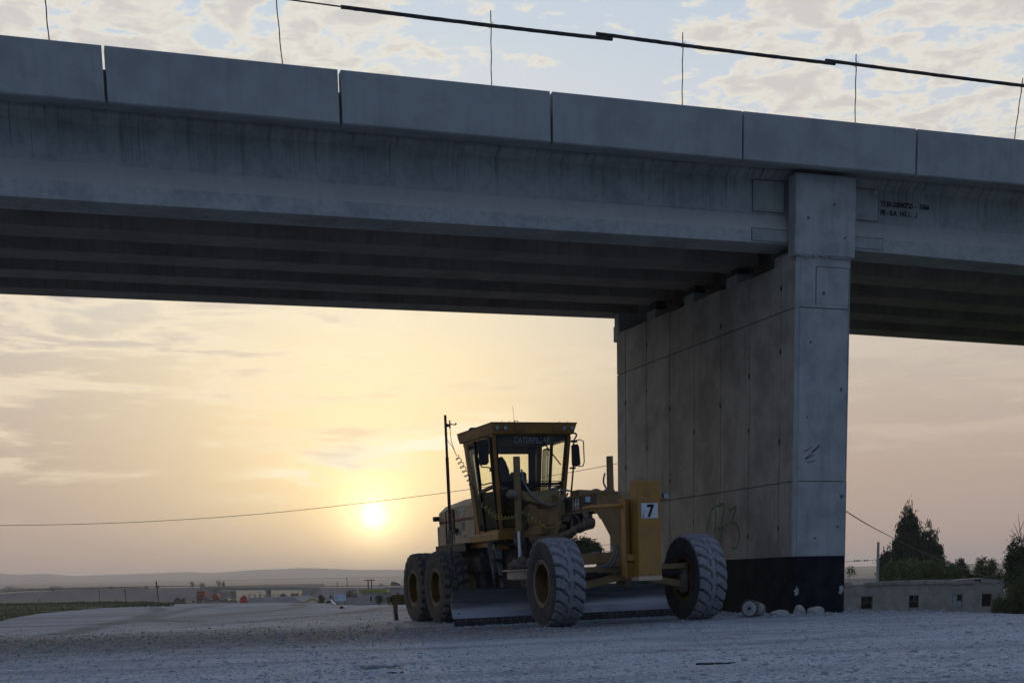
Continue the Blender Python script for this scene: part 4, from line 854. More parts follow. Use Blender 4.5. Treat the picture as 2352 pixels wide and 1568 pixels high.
# roof with visor
rf_ = sub('roof', cab)
mb = MB(); mb.hexa([(-.84, 3.90, 3.60), (.84, 3.90, 3.60), (.86, 5.80, 3.60), (-.86, 5.80, 3.60)], [(-.885, 3.84, 3.785), (.885, 3.84, 3.785), (.885, 5.86, 3.765), (-.885, 5.86, 3.765)]); mb.build('roof_shell', YEL, rf_)
mb = MB(); mb.box(-.89, .89, 3.83, 5.865, 3.775, 3.800); mb.build('roof_rim', DUSTM, rf_)
mb = MB(); mb.box(-.80, .80, 4.05, 5.6, 3.50, 3.605); mb.build('headliner', BLACK, rf_)
for x in (-.77, -.60, .62, .79): lamp(x, 3.855, 3.695, .040, rf_, 'work_light')
for x in (-.30, .50):
    gr = MB(); gr.box(x-.12, x+.12, 3.852, 3.87, 3.635, 3.755); g_ = gr.build('vent_grille', YELD, rf_); s2 = MB()
    for k in range(6): s2.box(x-.11, x+.11, 3.843, 3.853, 3.645+.018*k, 3.654+.018*k)
    s2.build('louvres', YEL, g_)
mb = MB(); mb.lathe([(3.80, .022), (3.84, .018), (3.86, .008), (3.90, .005)], (-.28, 4.2, 0), 2, 8); mb.tube([(-.28, 4.2, 3.88), (-.285, 4.2, 4.02), (-.30, 4.2, 4.14)], .0035, 5); mb.build('antenna', BLACK, rf_)
mb = MB()
for x in (-.65, -.5, .55, .72): mb.tube([(x, 3.9, 3.79), (x, 3.9, 3.83)], .006, 5)
mb.tube([(-.40, 3.9, 3.80), (-.37, 3.9, 3.83), (-.33, 3.9, 3.83), (-.31, 3.9, 3.80)], .007, 5); mb.box(-.90, -.78, 4.95, 5.10, 3.795, 3.83, bev=.01); mb.build('roof_clips', BLACK, rf_)
# wiper
mb = MB(); a = fpt(0, 3.60, -.05); mb.tube([Vector((.08, uf(3.6)-.04, 3.60)), Vector((.38, uf(3.25)-.05, 3.27))], .010, 6); mb.bar(Vector((.24, uf(3.4)-.035, 3.43)), Vector((.60, uf(3.05)-.035, 3.02)), .02, .018); mb.build('wiper', BLACK, ws)
# interior: seat, console, rear shelf, steering wheel
seat = sub('seat', cab)
mb = MB(); mb.box(-.32, .20, 4.75, 5.20, 2.12, 2.28, bev=.05); mb.build('cushion', SEATM, seat)
mb = MB(); mb.prism([(-.30, 2.25), (.16, 2.25), (.14, 2.80), (.06, 2.90), (-.2, 2.90), (-.28, 2.80)], 1, 5.12, 5.26); mb.build('backrest', SEATM, seat)
mb = MB(); mb.tube([(-.05, 4.95, 1.76), (-.05, 4.95, 2.14)], .10, 12); mb.build('pedestal', BLACK, seat)
mb = MB(); mb.prism([(-.33, 2.5), (-.10, 2.5), (-.13, 3.0), (-.20, 3.18), (-.27, 3.27), (-.34, 3.25), (-.39, 3.12), (-.36, 2.9)], 1, 4.95, 5.10); mb.build('seat_back_edge', SEATM, seat)
mb = MB(); mb.box(-.62, .60, 5.28, 5.50, 1.8, 2.60, bev=.03); mb.box(.06, .40, 5.3, 5.48, 2.60, 3.0, bev=.04); mb.box(-.30, .06, 5.3, 5.48, 2.60, 2.93, bev=.04); mb.build('rear_shelf', BLACK, cab)
mb = MB(); mb.box(.30, .58, 4.55, 5.2, 1.76, 2.55, bev=.03); mb.build('side_console', BLACK, cab)
mb = MB(); mb.prism([(4.30, 1.76), (4.62, 1.76), (4.60, 2.35), (4.50, 2.62), (4.38, 2.62), (4.32, 2.3)], 0, -.17, .12); mb.build('steering_console', BLACK, cab)
mb = MB(); c = Vector((-.03, 4.60, 2.60)); ring = [c+Vector((cos(2*pi*k/20)*.19, sin(2*pi*k/20)*.16, sin(2*pi*k/20)*-.10)) for k in range(21)]; mb.tube(ring, .014, 6); mb.tube([c, c+Vector((.0, -.1, -.15))], .03, 8); mb.build('steering_wheel', BLACK, cab)
for k in range(5):
    mb = MB(); x = -.28+.045*k; mb.tube([(x, 4.42, 2.40), (x, 4.44, 2.66)], .006, 5); mb.ball((x, 4.44, 2.67), .014, 6); mb.build('lever', BLACK, cab)
mb = MB(); mb.bar((.55, 5.45, 2.3), (.58, 5.45, 3.5), .05, .14, (1, 0, 0)); mb.build('inner_post', SEATM, cab)
mb = MB(); mb.ball((.62, 4.15, 3.52), .055, 10, (1, .5, 1)); mb.build('cab_fan', BLACK, cab)
# mirrors
def mirror(sd, x0, x1, u, z0, z1, lab):
    o = sub('mirror', G); mb = MB(); mb.prism([(x0, z0+.04), (x0+.03, z0), (x1-.04, z0+.01), (x1, z0+.05), (x1-.02 if sd > 0 else x1, z1-.05), (x1-.05, z1), (x0+.02, z1-.01), (x0, z1-.04)], 1, u, u+.045)
    h_ = mb.build('mirror_housing', BLACK, o); mb = MB(); mb.box(x0+.02, x1-.03, u+.046, u+.05, z0+.04, z1-.04); mb.build('mirror_glass', CHROME, h_); return o
mL = mirror(-1, -1.165, -.985, 3.8, 3.0, 3.475, ''); mR = mirror(1, .755, .925, 3.8, 2.96, 3.39, '')
mb = MB(); mb.tube([fpt(-1, 3.50, 0), (-.93, 3.85, 3.50), (-1.02, 3.81, 3.52), (-1.16, 3.81, 3.50), (-1.175, 3.81, 3.40), (-1.175, 3.81, 3.03), (-1.13, 3.81, 2.965), (-1.0, 3.81, 2.96), fpt(-1, 2.93, -.01)], .012, 6); mb.box(-.90, -.84, 3.95, 4.02, 2.90, 2.97); mb.box(-.93, -.87, 3.90, 3.97, 3.44, 3.51); mb.build('mirror_bracket', BLACK, mL, True)
mb = MB(); mb.tube(smooth([(.78, 4.0, 3.60), (.84, 3.86, 3.60), (.855, 3.80, 3.55), (.80, 3.80, 3.46), (.79, 3.80, 3.38)], 4), .017, 6); mb.tube([(.80, 3.80, 3.46), (.765, 3.80, 3.2), (.77, 3.80, 2.95), (.70, 3.80, 2.42), (.66, 3.9, 2.15)], .017, 6); mb.tube([(.80, 3.80, 3.45), (.92, 3.79, 3.47), (.995, 3.79, 3.44), (1.0, 3.79, 3.05), (.97, 3.79, 2.97), (.88, 3.79, 2.965)], .011, 6); mb.box(.74, .86, 3.77, 3.83, 3.42, 3.46); mb.box(.70, .81, 3.77, 3.83, 2.92, 2.95); mb.build('mirror_bracket', BLACK, mR, True)
# engine hood behind the cab
mb = MB(); a = .64; hp = [(-a, 1.64), (a, 1.64), (a, 2.38), (a-.16, 2.52), (-a+.16, 2.52), (-a, 2.38)]
def hoodsec(u, dz, dk=0): return [(x, u, z+(dz if z > 2 else dk)) for x, z in hp]
vs = hoodsec(5.72, .03)+hoodsec(6.7, .03)+hoodsec(8.0, -.04, -.0); mb.add(vs, [tuple(range(6)), tuple(range(17, 11, -1))]+[(i*6+k, i*6+(k+1) % 6, i*6+6+(k+1) % 6, i*6+6+k) for i in range(2) for k in range(6)])
hood = mb.build('engine_hood', TAN, G)
mb = MB(); mb.box(-.60, .60, 7.98, 8.12, 1.45, 2.34, bev=.03); mb.box(-.66, -.60, 7.55, 8.10, 1.48, 2.06, bev=.01); mb.box(.60, .66, 7.55, 8.10, 1.48, 2.06, bev=.01); mb.build('radiator_guard', TAN, G)
for sd in (-1, 1):
    mb = MB(); mb.box(sd*.648-.004, sd*.648+.004, 7.00, 7.016, 1.66, 2.38); mb.box(sd*.648-.004, sd*.648+.004, 7.50, 7.516, 1.66, 2.36); mb.build('door_gap', BLACK, hood)
    for (z0, z1) in ((2.18, 2.36), (1.84, 2.12)):
        mb = MB(); mb.box(sd*.643-.003, sd*.643+.003, 7.06, 7.36, z0, z1); gl_ = mb.build('grille', BLACK, hood); mb = MB()
        for k in range(int((z1-z0)/.024)): mb.box(sd*.649-.004, sd*.649+.004, 7.07, 7.35, z0+.004+.024*k, z0+.014+.024*k)
        mb.build('slats', TAN, gl_)
    mb = MB(); mb.box(sd*.644-.002, sd*.644+.002, 5.75, 8.0, 2.10, 2.155); mb.build('stripe', mat('faded_red', (.24, .075, .055), (.30, .15, .10), .8, scale=4), hood)
    mb = MB(); mb.box(sd*.645-.002, sd*.645+.002, 6.30, 6.52, 1.90, 2.08); n7 = mb.build('number_sticker', WLETD, hood)
Rh = frame((0, 0, 0), (0, -1, 0), (0, 0, 1), (-1, 0, 0))
text('lettering', 'CAT', .27, WLET, hood, Matrix.Translation((-.650, 6.62, 2.17)) @ Rh, .0015, sx=.66, bold=.006, sp=1.05)
mb = MB(); mb.prism([(6.34, 2.165), (6.46, 2.165), (6.40, 2.25)], 0, -.651, -.648); mb.build('logo_triangle', YEL, hood)
text('digit', '7', .17, BLKLET, hood, Matrix.Translation((-.649, 6.45, 1.925)) @ Rh, .001, sx=.8, bold=.003)
text('small_lettering', 'G046-67', .06, mat('faint_letter', (.25, .2, .14), None), hood, Matrix.Translation((-.647, 6.45, 1.76)) @ Rh, .001)
mb = MB(); mb.tube([(-.52, 5.75, 2.68), (-.52, 6.05, 2.70), (-.50, 6.10, 2.66), (-.50, 6.10, 2.50)], .013, 6); mb.build('hood_handrail', BLACK, G, True)
mb = MB(); mb.tube([(-.70, 7.35, 2.33), (-.72, 7.25, 2.36), (-.72, 6.80, 2.36), (-.72, 6.74, 2.30), (-.72, 6.74, 1.88), (-.66, 6.74, 1.82)], .014, 6); mb.tube([(-.70, 7.35, 2.33), (-.70, 7.35, 1.75), (-.66, 7.3, 1.62)], .014, 6); mb.box(-.73, -.66, 6.70, 6.78, 1.86, 1.96); mb.build('grab_rail', BLACK, G, True)
tl = MB(); tl.box(-.80, -.68, 7.85, 7.98, 2.17, 2.27, bev=.01); o = tl.build('tail_lamp', BLACK, G); mb = MB(); mb.tube([(-.68, 7.9, 2.18), (-.62, 7.9, 2.10), (-.62, 7.9, 2.0)], .012, 6); mb.tube([(-.66, 7.92, 1.98), (-.70, 7.92, 2.0), (-.70, 7.92, 1.6)], .01, 6); mb.build('lamp_stay', BLACK, o)
mb = MB(); mb.prism([(5.2, 1.52), (7.5, 1.50), (7.4, 1.35), (6.6, 1.12), (5.6, 1.12), (5.2, 1.3)], 0, -.66, .66); mb.build('engine_side', STEEL, G)
for k in range(7):
    mb = MB(); mb.box(-.70, -.655, 6.0+.22*k, 6.10+.22*k, 1.50, 1.60, bev=.01); mb.build('fender_strut', BLACK, G)
mb = MB(); mb.box(-.95, -.60, 5.45, 7.4, 1.585, 1.615); mb.box(-.95, -.93, 5.45, 7.4, 1.45, 1.60); mb.build('walkway', BLACK, G)
# rear ripper
rp = sub('ripper', G)
mb = MB(); mb.bar((-1.30, 9.9, .49), (1.30, 9.9, .49), .20, .24); mb.bar((-.3, 8.1, .75), (-.3, 9.9, .50), .12, .16); mb.bar((.3, 8.1, .75), (.3, 9.9, .50), .12, .16); mb.build('ripper_beam', YELD, rp)
for x in (-1.20, -.6, 0, .6, 1.20):
    mb = MB(); mb.prism([(9.82, .45), (9.96, .45), (9.94, .16), (9.84, .0), (9.78, -.03), (9.80, .05), (9.84, .18)], 0, x-.04, x+.04); mb.build('ripper_tooth', DUSTM, rp)
mb = MB(); mb.box(-1.34, -1.28, 9.80, 9.86, .44, .56); mb.build('ripper_pin', STEEL, rp)
# laser mast at the left blade end
ms = sub('laser_mast', G)
mb = MB(); MX, MU = -2.265, 2.50
mb.tube([(MX, MU, .66), (MX, MU, 1.48)], .022, 8); mb.build('mast_foot', STEEL, ms)
mb = MB(); mb.lathe([(1.44, 0), (1.44, .047), (1.74, .047), (1.74, 0)], (MX, MU, 0), 2, 14); mb.build('mast_motor', DUSTM, ms, True)
mb = MB(); mb.tube([(MX, MU, 1.72), (MX, MU, 3.02)], .029, 10); mb.tube([(MX, MU, 3.0), (MX, MU, 3.75)], .023, 10); mb.build('mast_tube', RUST, ms, True)
mb = MB(); mb.tube([(MX, MU, 3.60), (MX+.07, MU, 3.58), (MX+.10, MU, 3.60)], .014, 6); mb.tube([(MX+.08, MU, 3.52), (MX+.08, MU, 3.66)], .013, 6); mb.tube([(MX+.08, MU, 3.595), (MX+.18, MU, 3.585), (MX+.20, MU, 3.61)], [.010, .011, .020], 6); mb.box(MX-.005, MX+.08, MU-.03, MU+.03, 3.55, 3.58); mb.build('mast_bracket', BLACK, ms)
# coiled air lines
def coil(path, R, turns, r, m, name, par, r0=None):
    C = smooth(path, 20); L = [0]
    for a, b in zip(C[:-1], C[1:]): L.append(L[-1]+(b-a).length)
    tot = L[-1]; N = int(turns*11); out = []; j = 0
    for i in range(N+1):
        s_ = tot*i/N
        while j < len(L)-2 and L[j+1] < s_: j += 1
        u = (s_-L[j])/max(1e-6, L[j+1]-L[j]); c = C[j].lerp(C[j+1], u); tt = (C[j+1]-C[j]).normalized()
        nx = tt.cross(Vector((0, 1, 0))).normalized(); ny = tt.cross(nx); a = 2*pi*turns*i/N; k = R*(.75+.25*sin(i*.05))
        if r0 and s_ < r0: k *= s_/r0
        out.append(c+nx*cos(a)*k+ny*sin(a)*k)
    mb = MB(); mb.tube(out, r, 5, cap=False); return mb.build(name, m, par, True)
cp1 = [(MX+.08, MU, 3.52), (MX+.10, MU, 3.28), (MX+.20, MU+.05, 3.05)]
mb = MB(); mb.tube(smooth(cp1), .006, 5); mb.tube(smooth([(MX+.01, MU, 3.33), (MX+.11, MU, 3.20), (MX+.185, MU, 3.04)]), .005, 5); mb.build('cord', BLACK, ms)
coil([(MX+.20, MU+.05, 3.05), (MX+.38, MU+.25, 2.86), (MX+.56, MU+.45, 2.64), (MX+.72, MU+.65, 2.46), (MX+.80, MU+.8, 2.32), (-1.27, 3.45, 2.16)], .048, 13, .0075, BLACK, 'coiled_cord', ms)
coil([(-1.33, 3.35, 2.26), (-1.20, 3.2, 2.08), (-1.12, 3.0, 1.98), (-.98, 2.6, 1.97), (-.90, 2.42, 2.02), (-.80, 2.38, 1.98), (-.70, 2.3, 1.86), (-.58, 2.15, 1.80)], .042, 17, .008, YCORD, 'coiled_air_line', G)
coil([(-1.30, 3.35, 2.20), (-1.19, 3.2, 2.06), (-1.06, 3.0, 1.96), (-.95, 2.42, 1.99), (-.85, 2.36, 2.01), (-.72, 2.3, 1.86), (-.52, 2.15, 1.765), (-.38, 2.1, 1.80)], .020, 52, .006, GCORD, 'coiled_air_line', G)
mb = MB(); mb.tube(smooth([(-.62, 2.15, 1.80), (-.55, 2.1, 1.735), (-.42, 2.05, 1.76), (-.24, 1.95, 1.88)]), .007, 6); mb.build('air_line', YCORD, G)
# hydraulic hoses
def hose(name, pts, r=.017, m=HOSE): mb = MB(); mb.tube(smooth(pts), r, 7); return mb.build(name, m, G, True)
hose('hose', [(-.86, 2.46, 2.80), (-.84, 2.42, 2.62), (-.80, 2.40, 2.48), (-.70, 2.35, 2.32), (-.55, 2.3, 2.20), (-.40, 2.2, 2.15), (-.26, 2.05, 2.20), (-.215, 1.95, 2.28), (-.20, 1.9, 2.33)])
hose('hose', [(-.87, 2.46, 2.66), (-.80, 2.42, 2.50), (-.66, 2.35, 2.28), (-.50, 2.3, 2.17), (-.30, 2.35, 2.12), (-.22, 2.4, 2.28), (-.20, 2.2, 2.40), (-.05, 2.1, 2.38)])
hose('hose', [(.81, 2.46, 2.72), (.76, 2.42, 2.55), (.84, 2.40, 2.38), (.86, 2.3, 2.28)]); hose('hose', [(.40, 2.4, 2.22), (.48, 2.4, 2.38), (.62, 2.4, 2.42), (.78, 2.4, 2.32), (.82, 2.4, 2.22)])
for k in range(3): hose('hose', [(.62+.02*k, 1.2, 1.45), (.60+.02*k, 1.1, 1.25), (.42, 1.0, 1.12+.012*k), (.1, .9, 1.13+.015*k), (-.12, .9, 1.22+.015*k), (-.3, 1.0, 1.2), (-.42, 1.2, 1.14)], .015)
for k in range(3): hose('hose', [(-.30+.05*k, -.10, 1.34), (-.32+.07*k, -.2, 1.20), (-.40+.07*k, -.22, 1.08), (-.50+.10*k, -.2, 1.0), (-.62+.05*k, -.1, .985)], .015)
for k in range(4): hose('hose', [(-.60+.05*k, 3.3, 1.95), (-.66+.05*k, 3.4, 1.70), (-.62+.07*k, 3.5, 1.50), (-.45+.05*k, 3.6, 1.38)], .014)
hose('hose', [(-.30, .80, 1.68), (-.36, 1.0, 1.60), (-.34, 1.3, 1.62), (-.32, 1.5, 1.72)], .01); hose('hose', [(-.27, 1.5, 1.93), (-.30, 1.3, 1.88), (-.29, 1.22, 1.80), (-.28, 1.3, 1.76)], .007)
for k in range(3): hose('hose', [(-.86, 2.55, 2.30), (-.82, 2.6, 2.15), (-.78+.03*k, 2.7, 1.95), (-.84+.03*k, 2.7, 1.75), (-.80, 2.8, 1.6)], .009, BLACK)
#==PART4==
# ================================================================ loose stones, litter
def ico():
    p = (1+sqrt(5))/2; v = np.array([(-1, p, 0), (1, p, 0), (-1, -p, 0), (1, -p, 0), (0, -1, p), (0, 1, p), (0, -1, -p), (0, 1, -p), (p, 0, -1), (p, 0, 1), (-p, 0, -1), (-p, 0, 1)], float); v /= np.linalg.norm(v[0])
    f = np.array([(0, 11, 5), (0, 5, 1), (0, 1, 7), (0, 7, 10), (0, 10, 11), (1, 5, 9), (5, 11, 4), (11, 10, 2), (10, 7, 6), (7, 1, 8), (3, 9, 4), (3, 4, 2), (3, 2, 6), (3, 6, 8), (3, 8, 9), (4, 9, 5), (2, 4, 11), (6, 2, 10), (8, 6, 7), (9, 8, 1)])
    return v, f
def scatter(name, P, sz, m, seed, flatten=.6, smooth=False, **props):
    v, f = ico(); r = np.random.default_rng(seed); n = len(P)
    J = v[None]*r.uniform(.65, 1.2, (n, 12, 1)); J = J*np.stack([r.uniform(.8, 1.3, n), r.uniform(.7, 1.1, n), r.uniform(.4, .9, n)*flatten/.6], -1)[:, None]
    a = r.uniform(0, 2*pi, n); c, s = np.cos(a), np.sin(a); X = J[..., 0]*c[:, None]-J[..., 1]*s[:, None]; Y = J[..., 0]*s[:, None]+J[..., 1]*c[:, None]
    J = np.stack([X, Y, J[..., 2]], -1)*sz[:, None, None]+P[:, None]; F = (f[None]+(np.arange(n)*12)[:, None, None]).reshape(-1, 3)
    me = bpy.data.meshes.new(name); me.vertices.add(n*12); me.vertices.foreach_set('co', J.astype(np.float32).ravel()); me.loops.add(F.size); me.loops.foreach_set('vertex_index', F.astype(np.int32).ravel())
    me.polygons.add(len(F)); me.polygons.foreach_set('loop_start', (np.arange(len(F))*3).astype(np.int32)); me.polygons.foreach_set('loop_total', np.full(len(F), 3, np.int32)); me.update(); me.validate()
    mats = m if isinstance(m, list) else [m]
    for q in mats: me.materials.append(q)
    if len(mats) > 1: me.polygons.foreach_set('material_index', np.repeat(r.integers(0, len(mats), n), 20).astype(np.int32))
    o = bpy.data.objects.new(name, me); COL.objects.link(o)
    for k, q in props.items(): o[k] = q
    return o
def at_ground(x, y, lift=0.): return np.stack([x, y, zg(x, y)+lift], -1)
r = np.random.default_rng(5)
def clear(x, y):                                           # keep stones out of the pier
    s_ = (x-5.2676)*cos(TH)+(y-25.3)*sin(TH); w_ = -(x-5.2676)*sin(TH)+(y-25.3)*cos(TH); return ~((s_ > -.03) & (s_ < 1.2) & (w_ > -.03) & (w_ < 8.1))
GST = [mat('gravel_pale', (.42, .475, .52), None, .95), mat('gravel_grey', (.31, .355, .39), None, .95), mat('gravel_dark', (.26, .28, .30), None, .95), mat('gravel_mid', (.37, .41, .45), None, .95)]
GDK = [mat('gravel_brown', (.27, .255, .245), None, .95), mat('gravel_dark', (.17, .175, .185)), mat('gravel_umber', (.21, .20, .195), None, .95), mat('gravel_grey', (.3, .31, .32))]
n = 26000; rr_ = 1/r.uniform(1/42, 1/8.3, n); aa = np.radians(r.uniform(-23, 23, n)); x = np.sin(aa)*rr_; y = np.cos(aa)*rr_; k = clear(x, y); x, y, rr_ = x[k], y[k], rr_[k]
sz = np.exp(r.normal(-4.8, .5, len(x)))*(1+rr_*.012); sz = np.minimum(sz, .045)
scatter('gravel', at_ground(x, y, 0)+np.array([0, 0, 1])*(sz*.12)[:, None], sz, GST, 1, kind='stuff')
n = 17000; rr_ = r.uniform(16, 41, n); aa = np.radians(r.uniform(-23, 8, n)); x = np.sin(aa)*rr_; y = np.cos(aa)*rr_
lx = np.clip(-x, 0, 12); bd = np.clip(1.2-1.2*abs(rr_-22.5-.5*lx-2*nz(x, y, .1, 21))/(4+.45*lx), 0, 1)*np.clip((3-x+.12*(y-20))/3, 0, 1); k = (r.uniform(0, 1, n) < bd) & clear(x, y); x, y = x[k], y[k]
sz = np.minimum(np.exp(r.normal(-4.25, .4, len(x))), .04); scatter('coarse_gravel', at_ground(x, y)+np.array([0, 0, 1])*(sz*.1)[:, None], sz, GDK, 2, kind='stuff')
n = 5200; x = r.uniform(4.2, 12.5, n); y = r.uniform(23.4, 28.5, n); k = clear(x, y) & (y > 24.7-.3*(x-5)*0+.0*x) | (clear(x, y) & (r.uniform(0, 1, n) < .25)); x, y = x[k], y[k]
sz = np.minimum(np.exp(r.normal(-3.9, .45, len(x))), .07); scatter('rubble_gravel', at_ground(x, y)+np.array([0, 0, 1])*(sz*.1)[:, None], sz, GST[:2]+[GDK[0]], 3, kind='stuff')
px_, py_ = [], []
for (t_, u_, n_, rt2, ru2) in ((-1.31, 0, 500, .36, .30), (1.31, 0, 500, .36, .30), (-1.23, 5.93, 300, .36, .3), (-1.23, 7.48, 300, .36, .3)):
    a_ = r.uniform(0, 2*pi, n_); q_ = r.uniform(.75, 1.35, n_); tt_, uu_ = t_+np.cos(a_)*q_*rt2, u_+np.sin(a_)*q_*ru2; px_.append(GO.x+Tv.x*tt_+Uv_.x*uu_); py_.append(GO.y+Tv.y*tt_+Uv_.y*uu_)
tt_ = r.uniform(-2.35, 2.3, 1500); uu_ = 2.42-np.abs(r.normal(0, .07, 1500)); px_.append(GO.x+Tv.x*tt_+Uv_.x*uu_); py_.append(GO.y+Tv.y*tt_+Uv_.y*uu_)
x = np.concatenate(px_); y = np.concatenate(py_); sz = np.minimum(np.exp(r.normal(-4.2, .45, len(x))), .035); scatter('pushed_gravel', at_ground(x, y)+np.array([0, 0, 1])*(sz*.2)[:, None], sz, GST, 9, kind='stuff')
def rock(x, y, rx, ry, rz, lab, seed):
    random.seed(seed); import bmesh
    bm = bmesh.new(); bmesh.ops.create_icosphere(bm, subdivisions=3, radius=1)
    for v in bm.verts:
        d = 1+.13*sin(v.co.x*2.6+seed)*cos(v.co.y*2.3+seed*2)+.07*sin(v.co.z*5+seed+v.co.x*3)+random.uniform(-.02, .02); v.co = Vector((v.co.x*d*rx, v.co.y*d*ry, max(v.co.z, -.35)*d*rz))
    me = bpy.data.meshes.new('rock'); bm.to_mesh(me); bm.free(); me.materials.append(STONE); o = bpy.data.objects.new('rock', me); COL.objects.link(o); o.location = (x, y, gz(x, y)+rz*.25); tag(o, lab, 'rock', 'pale rocks at the pier foot')
rock(4.88, 24.55, .16, .12, .08, 'low flat pale rock just right of the fallen white ended roll', 2); rock(5.31, 24.85, .12, .10, .13, 'pointed pale rock at the front left corner of the black painted pier foot', 5)
rock(5.60, 24.85, .15, .11, .12, 'rounded pale rock in front of the middle of the pier end', 8); rock(5.06, 24.75, .035, .04, .05, 'smallest pale stone standing between the flat rock and the pointed rock', 11)
# fallen roll: ring, torn white sheet with spokes, drum
RM = frame((4.27, 24.22, gz(4.27, 24.22)+.125), Vector((.86, -.50, 0)), Vector((.50, .86, -.10)).normalized(), Vector((0, .1, 1)).normalized())
RM = Matrix.Translation((4.27, 24.15, gz(4.27, 24.2)+.155)) @ Matrix.Rotation(radians(-30), 4, 'Z') @ Matrix.Rotation(radians(-4), 4, 'X') @ Matrix.Diagonal((1.15, 1.15, 1.15, 1))
ro = thing('spool', 'small wooden spool with a white spoked end lying between the grader wheel and the pier', 'spool', RM)
mb = MB(); mb.lathe([(0, .112), (-.012, .125), (-.012, .136), (.02, .138), (.03, .125)], (0, 0, 0), 1, 32); mb.build('end_ring', DEADW, ro, True)
mb = MB(); mb.lathe([(.03, .125), (.25, .12), (.46, .105), (.47, .0)], (0, 0, 0), 1, 28); mb.build('drum', mat('worn_drum', (.16, .14, .12), (.36, .34, .31), .9, scale=14, lo=.45, hi=.6), ro, True)
mb = MB(); 
for k in range(14):
    a = 2*pi*k/14+.1; b = 2*pi*(k+1)/14+.06; c = (a+b)/2; mb.add([(cos(a)*.11, .002, sin(a)*.11), (cos(c)*.112, .004, sin(c)*.112), (cos(b)*.11, .002, sin(b)*.11), (cos(c)*.018, -.004, sin(c)*.018)], [(0, 1, 2, 3)])
mb.build('white_segments', WHITE, ro)
mb = MB(); mb.lathe([(.008, .115), (.008, 0)], (0, 0, 0), 1, 24); mb.build('end_disc', BLACK, ro)
def stick(x0, y0, x1, y1, rad, m, name, lab, cat, kink=.3):
    a = Vector((x0, y0, gz(x0, y0)+rad*.8)); b = Vector((x1, y1, gz(x1, y1)+rad*.8)); L = b-a; o = None
    mb = MB(); mb.tube([L*(k/7)+Vector((0, random.uniform(-1, 1)*rad*kink, random.uniform(-1, 1)*rad*kink)) for k in range(8)], [rad*random.uniform(.75, 1.1) for _ in range(8)], 8); o = mb.build(name, m, None, True); o.location = a; tag(o, lab, cat); return o
stick(-1.42, 13.05, -1.03, 13.0, .022, mat('dirty_white_plastic', (.42, .42, .43), (.24, .25, .26), .6, scale=20), 'plastic_bag_strip', 'crumpled whitish plastic strip lying on the foreground gravel left of the centre', 'litter', .9)
stick(-3.37, 11.95, -3.20, 11.92, .013, mat('brown_bark_piece', (.10, .06, .035), (.2, .16, .12), .9, scale=30), 'wood_scrap', 'short brown scrap of wood on the gravel at the lower left', 'litter')
stick(1.62, 11.75, 1.95, 11.7, .010, BLACK, 'rubber_strip', 'thin black strip on the foreground gravel at the lower right', 'litter'); 
stick(-1.1, 12.3, -.95, 12.28, .008, BLACK, 'twig', 'short dark twig right of the crumpled plastic strip', 'litter')
b_ = thing('carton', 'small crushed red and white carton far out on the gravel left of the grader', 'litter', Vector((-6.62, 55.2, gz(-6.62, 55.2))))
mb = MB(); mb.box(-.14, .0, -.06, .06, 0, .10, bev=.01); mb.build('red_end', RED, b_); mb = MB(); mb.hexa([(0, -.05, 0), (.12, -.06, 0), (.12, .05, 0), (0, .05, 0)], [(0, -.05, .09), (.12, -.04, .05), (.12, .04, .06), (0, .05, .10)]); mb.build('white_end', WHITE, b_)

# ================================================================ foliage
def leaves(name, blobs, n, leaf, m, parent=None, up=0., seed=1, fill=.55, asp=.55, taper=0., jit=.55, **props):
    r = np.random.default_rng(seed); vol = np.array([b[3]*b[4]*b[5] for b in blobs])**.67; vol /= vol.sum(); which = r.choice(len(blobs), n, p=vol); B = np.array(blobs)[which]
    d = r.normal(size=(n, 3)); d /= np.linalg.norm(d, axis=1)[:, None]; rad = r.uniform(fill, 1.08, n)**.7
    cl = 1+.28*np.sin(d[:, 0]*7+which*2.1+3*d[:, 2])*np.cos(d[:, 1]*6+which)+.12*np.sin(d[:, 2]*17+which)
    P = B[:, :3]+d*B[:, 3:6]*(rad*cl)[:, None]
    # thin some clumps so that gaps show
    if taper:
        Bz, Hh = B[:, 2], B[:, 5]; tz = np.clip((P[:, 2]-(Bz-Hh))/(2*Hh), 0, 1); f_ = 1.15-taper*tz; P[:, 0] = B[:, 0]+(P[:, 0]-B[:, 0])*f_; P[:, 1] = B[:, 1]+(P[:, 1]-B[:, 1])*f_
    P = P+r.normal(size=P.shape)*leaf*jit
    cc = np.floor(P/(leaf*2.6)).astype(int); hsh = ((cc[:, 0]*73856093) ^ (cc[:, 1]*19349663) ^ (cc[:, 2]*83492791)) % 97; k = hsh > (24 if jit > .4 else 9); P = P[k]; n = len(P)
    a = r.normal(size=(n, 3)); a[:, 2] += up*2.5*np.sign(a[:, 2]+1e-9)*0+up*2.5; a /= np.linalg.norm(a, axis=1)[:, None]; b = np.cross(a, r.normal(size=(n, 3))); b /= np.linalg.norm(b, axis=1)[:, None]
    s_ = (leaf*r.uniform(.55, 1.3, n))[:, None]; q = np.stack([P-a*s_, P+b*s_*asp*.6, P+a*s_, P-b*s_*asp*.6], 1)
    me = bpy.data.meshes.new(name); me.vertices.add(n*4); me.vertices.foreach_set('co', q.astype(np.float32).ravel()); me.loops.add(n*4); me.loops.foreach_set('vertex_index', np.arange(n*4, dtype=np.int32)); me.polygons.add(n)
    me.polygons.foreach_set('loop_start', (np.arange(n)*4).astype(np.int32)); me.polygons.foreach_set('loop_total', np.full(n, 4, np.int32)); me.update(); me.validate(); me.materials.append(m)
    o = bpy.data.objects.new(name, me); COL.objects.link(o); o.parent = parent
    for kk, v in props.items(): o[kk] = v
    return o
